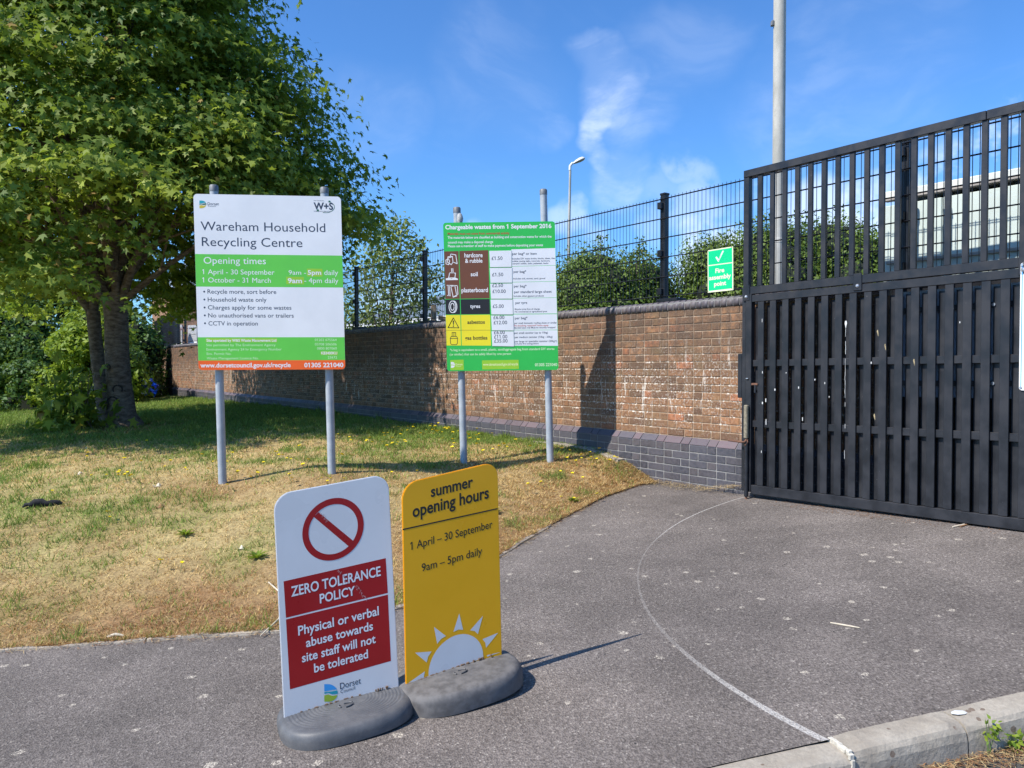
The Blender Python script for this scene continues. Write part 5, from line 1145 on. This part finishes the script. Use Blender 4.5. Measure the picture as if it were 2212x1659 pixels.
Pn = np.concatenate(Pn); leaves('crown', Pn, rg_.normal(size=(len(Pn), 3))*.7+np.array([-.3, -.3, .6]), .12*(.7+.6*rg_.random(len(Pn))), LEAF4, M_PALE, ytr, rg_.random(len(Pn))*.97)
# left background: layered bushes and dark hedge
for i, (px, Z_, rx, h, n, m_, lab, sd2, ls) in enumerate([
    (-120, 23.5, 2.2, 3.6, 16000, M_DARKH, 'dark evergreen shrub at the left edge behind the lawn', 41, .13),
    (60, 24.0, 2.0, 2.7, 16000, M_DARKH, 'dark broad shrub at the back of the lawn, left of the bright leaves', 42, .13),
    (60, 22.6, 1.3, 1.7, 12000, M_DARKH, 'low glossy shrub hanging over the back edge of the lawn', 43, .12),
    (200, 22.4, 1.5, 2.9, 20000, M_LIME, 'sunlit yellow-green shrub seen left of the forked trunk', 44, .14),
    (240, 26.0, 1.8, 3.4, 14000, M_DARKH, 'dark shrub standing between the two tree trunks in the distance', 45, .13),
    (285, 24.8, .8, 1.9, 9000, M_DARKH, 'dark low shrub against the far corner of the brick wall', 46, .11),
    (-20, 25.5, 2.6, 4.6, 14000, M_DARKH, 'tall dark tree mass at the far left under the big tree', 47, .16),
    (110, 29, 4.2, 6.0, 18000, M_DARKH, 'large dark tree behind the sunlit shrub', 48, .20),
    (330, 33, 1.5, 3.6, 6000, M_DARKH, 'distant dark tree above the far wall corner', 49, .18)]):
    x_ = bx(px, Z_); z0 = gz(x_, min(Z_, 25)) if Z_ < 27 else CAMZ-1.6
    bush('shrub', lab, (x_, Z_), rx, 1.2 if Z_ < 27 else 2.0, h, n, ls, m_, sd2, 'shrub', zb=z0-.25)
# ---------------------------------------------------------------- buildings far behind
def facing(px0, px1, Z0, Z1): return prel(px0, 795, Z0), prel(px1, 795, Z1)
a, b_ = facing(330, 520, 37, 33); xd = (b_-a); xd.z = 0; Lw = xd.length; xd.normalize(); yd = Vector((-xd.y, xd.x, 0)); hf = Frame(Vector((a.x, a.y, CAMZ)), xd, yd, (0, 0, 1))
hb = empty('brick_house', hf.p(Lw/2, 0, -1.6), 'brown brick house with a white door, beyond the far end of the wall', 'house')
M_HB = mat('house_brick', (.30, .17, .10), .9, nz=(8, .3))
q = MB(hf); q.box(0, Lw, 0, 5, -1.8, 3.6); q.build('wall', M_HB, hb)
q = MB(hf); q.add([(-.3, -.3, 3.6), (Lw+.3, -.3, 3.6), (Lw+.3, 2.5, 5.6), (-.3, 2.5, 5.6), (-.3, 5.3, 3.6), (Lw+.3, 5.3, 3.6)], [(0, 1, 2, 3), (3, 2, 5, 4), (0, 3, 4), (1, 5, 2)]); q.build('roof', M_SHED, hb)
for x0, x1, z0, z1, m_ in [(1.55, 2.55, .2, 1.95, M_BLOCKW), (3.0, 3.7, .9, 1.9, M_BLOCKW)]:
    q = MB(hf); q.box(x0, x1, -.05, -.004, z0, z1, bev=.01); f_ = q.build('window', m_, hb)
    for i in range(2): q = MB(hf); q.box(x0+.12+i*(x1-x0)*.48, x0+.08+(i+1)*(x1-x0)*.42, -.056, -.052, z0+.9, z1-.15); q.build('pane', M_GLASS, f_)
a, b_ = facing(285, 333, 33, 33); mvf = Frame(Vector((a.x, a.y, CAMZ)), (1, 0, 0), (0, 1, 0), (0, 0, 1))
mv = empty('rendered_building', mvf.p(0, 0, -1.6), 'mauve-pink rendered building glimpsed left of the wall corner', 'building')
q = MB(mvf); q.box(-.4, 1.35, 0, 4, -1.8, .85); q.build('wall', M_MAUVE, mv); q = MB(mvf); q.add([(-.6, -.2, .85), (1.4, -.2, .85), (1.4, 2, 1.8), (-.6, 2, 1.8)], [(0, 1, 2, 3)]); q.build('roof', M_MAUVE, mv)
# low shed with ribbed roof beyond the young tree
a, b_ = facing(740, 1010, 33, 26); xd = (b_-a); xd.z = 0; Lw = xd.length; xd.normalize(); yd = Vector((-xd.y, xd.x, 0)); sf = Frame(Vector((a.x, a.y, CAMZ)), xd, yd, (0, 0, 1))
sh_ = empty('industrial_shed', sf.p(Lw/2, 0, -1.6), 'low industrial shed with blue-grey ribbed roof behind the young tree', 'shed')
q = MB(sf); q.box(0, Lw, 0, 6, -1.8, 1.9); q.build('wall', M_SHED, sh_)
q = MB(sf); q.add([(-.4, -.5, 1.7), (Lw+.3, -.5, 1.7), (Lw+.3, 5, 3.3), (-.4, 5, 3.3)], [(0, 1, 2, 3)]); k = 0
for i in range(int(Lw/.35)):
    xx = .1+i*.35; q.add([(xx, -.5, 1.72), (xx+.06, -.5, 1.76), (xx+.12, -.5, 1.72), (xx, 5, 3.32), (xx+.06, 5, 3.36), (xx+.12, 5, 3.32)], [(0, 1, 4, 3), (1, 2, 5, 4)])
q.build('roof', M_SHED, sh_)
q = MB(sf); q.box(0, Lw, -.62, -.5, 1.58, 1.72); q.build('gutter', M_BLOCKW, sh_)
for x0 in (1.2, 4.2): q = MB(sf); q.box(x0, x0+1.5, -.05, -.004, 1.0, 1.45, bev=.01); q.build('window', M_WHITEP, sh_)
tp_ = prel(937, 700, 17.8); tpo = empty('timber_post', tp_-Vector((0, 0, 1)), 'pale timber post beyond the fence beside the young tree', 'post'); q = MB(Frame(tp_)); q.box(-.06, .06, -.06, .06, -1.6, .42, bev=.01); q.build('post', M_TIMBER, tpo)
q = MB(Frame(tp_)); q.add([(.1, 0, .2), (2.2, -.6, -.25), (2.2, -.6, -.33), (.1, 0, .1), (.1, .1, .2), (2.2, -.5, -.25), (2.2, -.5, -.33), (.1, .1, .1)], [(0, 1, 2, 3), (7, 6, 5, 4), (0, 4, 5, 1), (3, 2, 6, 7), (0, 3, 7, 4), (1, 5, 6, 2)]); q.build('brace', M_TIMBER, tpo)
# far left odds and ends
p = prel(170, 868, 22.6); sk = empty('tilted_board', p, 'tilted teal and white board under the shrubs at the back of the lawn', 'board')
f3 = Frame(p+Vector((-.15, 0, .0)), Vector((.85, .1, -.42)).normalized(), Vector((0, 1, 0)), Vector((.42, 0, .85)).normalized()); q = MB(f3); q.box(-.1, .62, 0, .25, -.32, -.03, bev=.02); q.build('body', M_DARKP, sk); q = MB(f3); q.box(-.12, .64, -.03, .28, -.028, .04, bev=.015); q.build('top_edge', M_TEALP, sk)
for px, py, m_, lab in [(196, 862, M_RED, 'red scrap of plastic beside the teal board'), (262, 860, M_RED, 'red scrap of plastic behind the twin trunks'), (290, 862, M_RED, 'small red scrap right of the other red scraps')]:
    p = prel(px, py, 23); q = MB(Frame(p)); q.tube([(-.12, 0, 0), (-.04, .02, .04), (.06, 0, .02), (.13, 0, -.02)], [.03, .07, .06, .02], 7); o = q.build('plastic_scrap', m_); tag(o, lab, 'litter')
p = prel(318, 838, 22.2); bb_ = empty('blue_bags', p, 'crumpled bright blue plastic heap in the shade at the wall corner', 'litter')
for i in range(22):
    c_ = p+Vector((random.uniform(-.25, .28), random.uniform(-.1, .1), random.uniform(-.22, .22))); q = MB(); bm_ = [c_+Vector((random.uniform(-.08, .08), random.uniform(-.07, .07), random.uniform(-.08, .08))) for _ in range(7)]
    q.add(bm_, [(0, 1, 2), (2, 3, 4), (4, 5, 6), (0, 2, 4), (1, 3, 5), (6, 0, 5), (1, 4, 6)]); q.build('plastic_sheet', M_BLUEBAG if i < 18 else M_WHITEP, bb_)
# ---------------------------------------------------------------- small things on the ground
def lawn_pt(px, py):
    d = pixdir(px, py); lo, hi = 3.0, 30.0
    for Zt in np.linspace(3.2, 30, 500):
        x_, y_ = d.x/d.y*Zt, Zt; z_ = d.z/d.y*Zt
        if z_ <= gz(x_, y_)-CAMZ: return Vector((x_, y_, gz(x_, y_)))
    return None
# yellow flowers
def flower_mesh(k):
    q = MB(); hS = random.uniform(.05, .09); ln_ = random.uniform(-.02, .02); q.tube([(0, 0, 0), (ln_*.4, 0, hS*.5), (ln_, 0, hS)], .0016, 4, 1, smooth=False)
    n = 10; V = [(ln_, 0, hS+.002)]
    for i in range(n): t_ = 2*math.pi*i/n; r0 = .017*(1 if i % 2 == 0 else .8); V.append((ln_+r0*math.cos(t_), r0*math.sin(t_)*.9, hS+.006+random.uniform(-.002, .003)))
    q.add(V, [(0, i+1, (i+1) % n+1) for i in range(n)], 0); q.add([(v[0], v[1], v[2]-.004) for v in V], [(0, (i+1) % n+1, i+1) for i in range(n)], 0)
    me = q.mesh('yellow_flower'); me.materials.append(M_YEL); me.materials.append(M_STEM); return me
fm_ = [flower_mesh(i) for i in range(5)]
fl = []
def cluster(px, py, sx_, sy_, n):
    for _ in range(n): fl.append((random.gauss(px, sx_), random.gauss(py, sy_)))
def flower_label(px, py):
    if px > 1195: return 'yellow flower on the dry lawn corner right of the price board posts'
    if px > 990: return 'yellow flower between the two posts of the price board or just past them'
    if px > 720: return 'yellow flower on the lawn between the two large signs' if py < 985 else 'yellow flower in the dry lawn above the two pavement signs'
    if px > 475: return 'yellow flower between or below the two posts of the white and green sign'
    return 'yellow flower on the open lawn left of the white and green sign'
cluster(940, 935, 40, 6, 22); cluster(830, 968, 30, 8, 12); cluster(880, 958, 60, 12, 10); cluster(960, 938, 30, 6, 8); cluster(1030, 955, 40, 12, 22); cluster(1290, 1008, 35, 8, 14); cluster(1200, 990, 50, 10, 10); cluster(640, 1000, 50, 12, 12); cluster(560, 1035, 60, 14, 10); cluster(250, 1042, 25, 4, 10); cluster(470, 1015, 60, 12, 12)
cluster(1240, 1050, 60, 20, 6); cluster(700, 1058, 50, 10, 6)
fl += [(316, 967), (188, 999), (186, 1000), (110, 1073), (238, 1132), (235, 1133), (339, 1245), (390, 1243), (503, 996), (523, 1004), (355, 1022), (900, 1035), (845, 1040), (1240, 1088), (1218, 1092)]
for px, py in fl:
    p = lawn_pt(px, py)
    if p is None or (p.x-W0.x)*UD.x+(p.y-W0.y)*UD.y > -.12: continue
    o = bpy.data.objects.new('yellow_flower', random.choice(fm_)); COL.objects.link(o); o.location = p; o.rotation_euler = (random.uniform(-.2, .2), random.uniform(-.2, .2), random.uniform(0, 6.28)); k = random.uniform(.8, 1.25)*(1.15 if p.y > 8 else 1); o.scale = (k, k, k)
    tag(o, flower_label(px, py), 'flower', 'yellow flowers scattered over the lawn')
# broad-leaf weeds in the lawn (rosettes)
for px, py, lab in [(1240, 1085, 'low green rosette weed near the curved lawn edge under the price board'), (400, 1160, 'green weed tuft in the middle of the dry lawn at left'), (555, 1210, 'green weed tuft just left of the white pavement sign'), (1063, 1110, 'green weed close to the top right of the yellow pavement sign')]:
    p = lawn_pt(px, py); r0 = empty('rosette_weed', p, lab, 'weed'); n = 40; th = RNG.random(n)*6.28
    Pn = np.array(tuple(p))+np.c_[np.cos(th)*.012, np.sin(th)*.012, np.full(n, .004)]; nn = np.c_[-np.cos(th)*.6, -np.sin(th)*.6, np.ones(n)]
    V = []
    for i in range(n):
        L2 = .05+.05*random.random(); w2 = .008; c_, s_ = math.cos(th[i]), math.sin(th[i]); zz = random.uniform(.015, .05); V += [(p.x, p.y, p.z), (p.x+c_*L2*.5-s_*w2, p.y+s_*L2*.5+c_*w2, p.z+zz*.8), (p.x+c_*L2, p.y+s_*L2, p.z+zz), (p.x+c_*L2*.5+s_*w2, p.y+s_*L2*.5-c_*w2, p.z+zz*.8)]
    me = np_mesh('leaves', np.array(V)-np.array(tuple(p)), 4, np.arange(n*4), {'rnd': RNG.random(n)*.9}); link('leaves', me, M_LIME, r0)
# dropped black glove
p = lawn_pt(92, 1096); gl = empty('black_glove', p, 'crumpled black glove or sock lying on the lawn at the left', 'glove')
q = MB(Frame(p, (1, .2, 0), (-.2, 1, 0), (0, 0, 1))); q.tube([(-.10, -.02, .015), (-.06, 0, .035), (-.01, .01, .038), (.03, 0, .026), (.07, .0, .032), (.12, .02, .026), (.15, .02, .012)], [.018, .034, .034, .022, .026, .024, .012], 10); q.build('palm', M_CLOTH, gl)
q = MB(Frame(p, (1, .2, 0), (-.2, 1, 0), (0, 0, 1)))
for i in range(4): q.tube([(-.08, -.01+.012*i, .03), (-.125-.008*i, -.03+.018*i, .02), (-.14, -.04+.022*i, .008)], [.013, .012, .008], 6)
q.build('finger', M_CLOTH, gl)
# dry leaf and stick litter
def litter(name, mt, n, fn, Lr, thick):
    q = MB()
    for _ in range(n):
        pz = fn()
        if pz is None: continue
        p, up = pz; a = random.uniform(0, 6.28); L2 = random.uniform(*Lr); bend = random.uniform(-.4, .4)
        d1 = Vector((math.cos(a), math.sin(a), random.uniform(-.05, .25))); d2 = Vector((math.cos(a+bend), math.sin(a+bend), 0))
        t0 = random.uniform(.5, 1.2)*thick; s_ = Vector((-d1.y, d1.x, 0)).normalized()*t0
        p0 = p+Vector((0, 0, up)); p1 = p0+d1*L2*.5; p2 = p1+d2*L2*.5
        q.add([p0-s_, p0+s_, p1+s_, p1-s_, p2], [(0, 1, 2, 3), (3, 2, 4)])
    o = link(name, q.mesh(name), mt); return o
def edge_fn():
    t_ = random.uniform(3, tot-.2); p = bpt(t_); p2 = bpt(t_+.05)-p; p2 /= np.linalg.norm(p2); nn = np.array([-p2[1], p2[0]]); o_ = abs(random.gauss(0, .35))-.07
    if t_ > tot-2.0: o_ = random.uniform(-.05, .25)
    x_, y_ = p+nn*o_; return Vector((x_, y_, (gz(x_, y_) if o_ > 0 else float(hp(x_, y_))+CAMZ))), random.uniform(.002, .02)
tag(litter('dry_litter', M_STRAWD, 9000, edge_fn, (.015, .06), .0016), 'brown dead grass and leaf litter thick along the lawn edge', 'litter', kind='stuff')
tag(litter('dry_stems', M_STRAW, 5000, edge_fn, (.03, .11), .0013), 'bleached dead grass stems along the lawn edge', 'litter', kind='stuff')
def wall_fn():
    s_ = random.uniform(-.1, 2.9); d2 = -.06-abs(random.gauss(0, .09)); p = wp(s_, d2, 0); return Vector((p.x, p.y, max(gz(p.x, p.y), float(hp(p.x, p.y))+CAMZ))), random.uniform(.0, .03)
tag(litter('dry_litter', M_STRAW, 2600, wall_fn, (.02, .07), .0016), 'golden dry grass debris piled along the wall foot beside the gate', 'litter', kind='stuff')
def gate_fn():
    s_ = random.gauss(1.1, .5); p = GF.p(s_, random.uniform(-.16, .02), 0); return Vector((p.x, p.y, float(hp(p.x, p.y))+CAMZ)), random.uniform(.002, .008)
tag(litter('dry_litter', M_STRAWD, 500, gate_fn, (.02, .05), .0014), 'sparse brown litter on the asphalt under the gate', 'litter', kind='stuff')
def gut_fn():
    t_ = random.uniform(j0-.2, j0+2.5); d2 = .13+abs(random.gauss(0, .09)); p = Vector((K1.x, K1.y, 0))+KD*t_+KN*d2; pb = Vector((K1.x, K1.y, 0))+KD*t_; return Vector((p.x, p.y, float(hp(pb.x, pb.y))+CAMZ-.115)), random.uniform(.0, .02)
tag(litter('gutter_litter', M_STRAWD, 3000, gut_fn, (.015, .05), .0018), 'brown leaf litter lying in the gutter below the kerb', 'litter', kind='stuff')
tag(litter('gutter_stems', M_STRAW, 1800, gut_fn, (.02, .07), .0013), 'straw coloured stems mixed in the gutter litter', 'litter', kind='stuff')
def stick(px, py, px2, py2, r0, m_, lab, curve=0.0, onlawn=False, name='stick'):
    f_ = lawn_pt if onlawn else (lambda a, b3: on_plane(a, b3)+Vector((0, 0, CAMZ)))
    a, b3 = f_(px, py), f_(px2, py2); mid = (a+b3)/2+Vector((curve, 0, .012 if onlawn else .0)); pts = [a, a.lerp(mid, .5)+Vector((curve*.25, 0, 0)), mid, mid.lerp(b3, .5)+Vector((curve*.25, 0, 0)), b3]; pts = [p_+Vector((0, 0, r0)) for p_ in pts]
    q = MB(); q.tube(pts, [r0*.8, r0, r0, r0*.9, r0*.6], 7); tag(q.build(name, m_), lab, 'stick')
stick(1794, 1347, 1857, 1358, .0045, M_STRAWP, 'thin pale stick lying on the asphalt right of the scraped arc')
stick(2058, 1140, 2100, 1131, .006, M_STRAWP, 'pale wood splinter on the asphalt under the gate'); stick(2075, 1139, 2092, 1134, .006, M_STRAWD, 'short brown splinter beside the pale one under the gate')
stick(580, 1262, 563, 1376, .006, M_STRAWP, 'long curved dry stalk on the lawn left of the white pavement sign', .12, True); stick(232, 1382, 268, 1380, .009, M_STRAWP, 'short white stick beside the lawn edging', 0, True)
# small lumps and leaves on the lawn and asphalt
def dry_leaf(px, py, sz, m_, lab, lawn=True):
    p = lawn_pt(px, py) if lawn else on_plane(px, py)+Vector((0, 0, CAMZ)); q = MB(Frame(p+Vector((0, 0, .008)), (1, .3, .1), (-.3, 1, .2), (0, 0, 1))); k = len(LEAF5)
    q.add([(x_*sz, (y_-.5)*sz, .012*math.sin(x_*7)+.01*abs(y_)) for x_, y_ in LEAF5], [tuple(range(k))]); tag(q.build('dry_leaf', m_), lab, 'leaf')
dry_leaf(170, 1025, .07, M_STRAWP, 'pale curled dry leaf on the left of the lawn above the black glove'); dry_leaf(340, 1050, .07, M_STRAWP, 'pale dry leaf left of the first sign post foot'); dry_leaf(345, 1098, .07, M_STRAWD, 'rusty dry leaf in the middle of the lawn'); dry_leaf(185, 970, .07, M_STRAWP, 'dry leaf in the shade streak left of the tree')
dry_leaf(520, 1186, .045, M_STRAWP, 'pinkish forked dry leaf low on the lawn')
p = on_plane(1587, 1062)+Vector((0, 0, CAMZ)); q = MB(Frame(p)); q.tube([(-.03, 0, .008), (-.01, .005, .018), (.015, 0, .02), (.032, .0, .008)], [.006, .014, .014, .005], 7); tag(q.build('dirt_clod', M_STRAWD), 'small dark clod on the asphalt beside the gate foot', 'clod')
p = on_plane(2072, 1544)+Vector((0, 0, CAMZ+.006)); q = MB(Frame(p, (.97, .24, 0), (-.24, .97, 0), (0, 0, 1))); q.add([(x_, y_, .0015+.0008*((i*7) % 3)) for i, (x_, y_) in enumerate([(-.035, 0), (-.02, -.014), (.01, -.018), (.032, -.006), (.028, .012), (0, .02), (-.025, .014)])]+[(0, 0, .0035)], [(i, (i+1) % 7, 7) for i in range(7)]); tag(q.build('white_dropping', P_RUN), 'white bird dropping on the top of the kerb', 'dropping')
# kerb weeds
for px, py, hh3, m_, lab, k in [(2120, 1624, .13, M_LIME, 'spindly green weed growing against the kerb face', 34), (2187, 1600, .06, M_LIME, 'small bright green bushy weed against the kerb at the right edge', 46)]:
    d = pixdir(px, py); p = d*(2.88/d.y)+Vector((0, 0, CAMZ)); pk = Vector((K1.x, K1.y, 0)); t_ = (Vector((p.x, p.y, 0))-pk).dot(KD); pp2 = pk+KD*t_+KN*.145; p = Vector((pp2.x, pp2.y, float(hp(pp2.x, pp2.y))+CAMZ-.115))
    r0 = empty('kerb_weed', p, lab, 'weed'); q = MB(); 
    for i in range(4): q.tube([p+Vector((random.uniform(-.008, .008), 0, 0)), p+Vector((random.uniform(-.02, .03), 0, hh3*random.uniform(.6, 1)))], [.0016, .001], 5)
    q.build('stem', M_STEM, r0); zz = RNG.random(k); Pn = np.array(tuple(p))+np.c_[RNG.normal(size=k)*.016+.01*zz, RNG.normal(size=k)*.012, zz*hh3]
    leaves('leaves', Pn, RNG.normal(size=(k, 3))*.5+np.array([-.3, -.4, .7]), .016+.014*RNG.random(k), LEAF4, m_, r0, RNG.random(k)*.9, 0)
for o in bpy.data.objects:
    if '_o' in o: del o['_o']
print('objects', len(bpy.data.objects), 'tris', sum(len(o.data.loop_triangles) if False else len(o.data.polygons) for o in bpy.data.objects if o.type == 'MESH'))
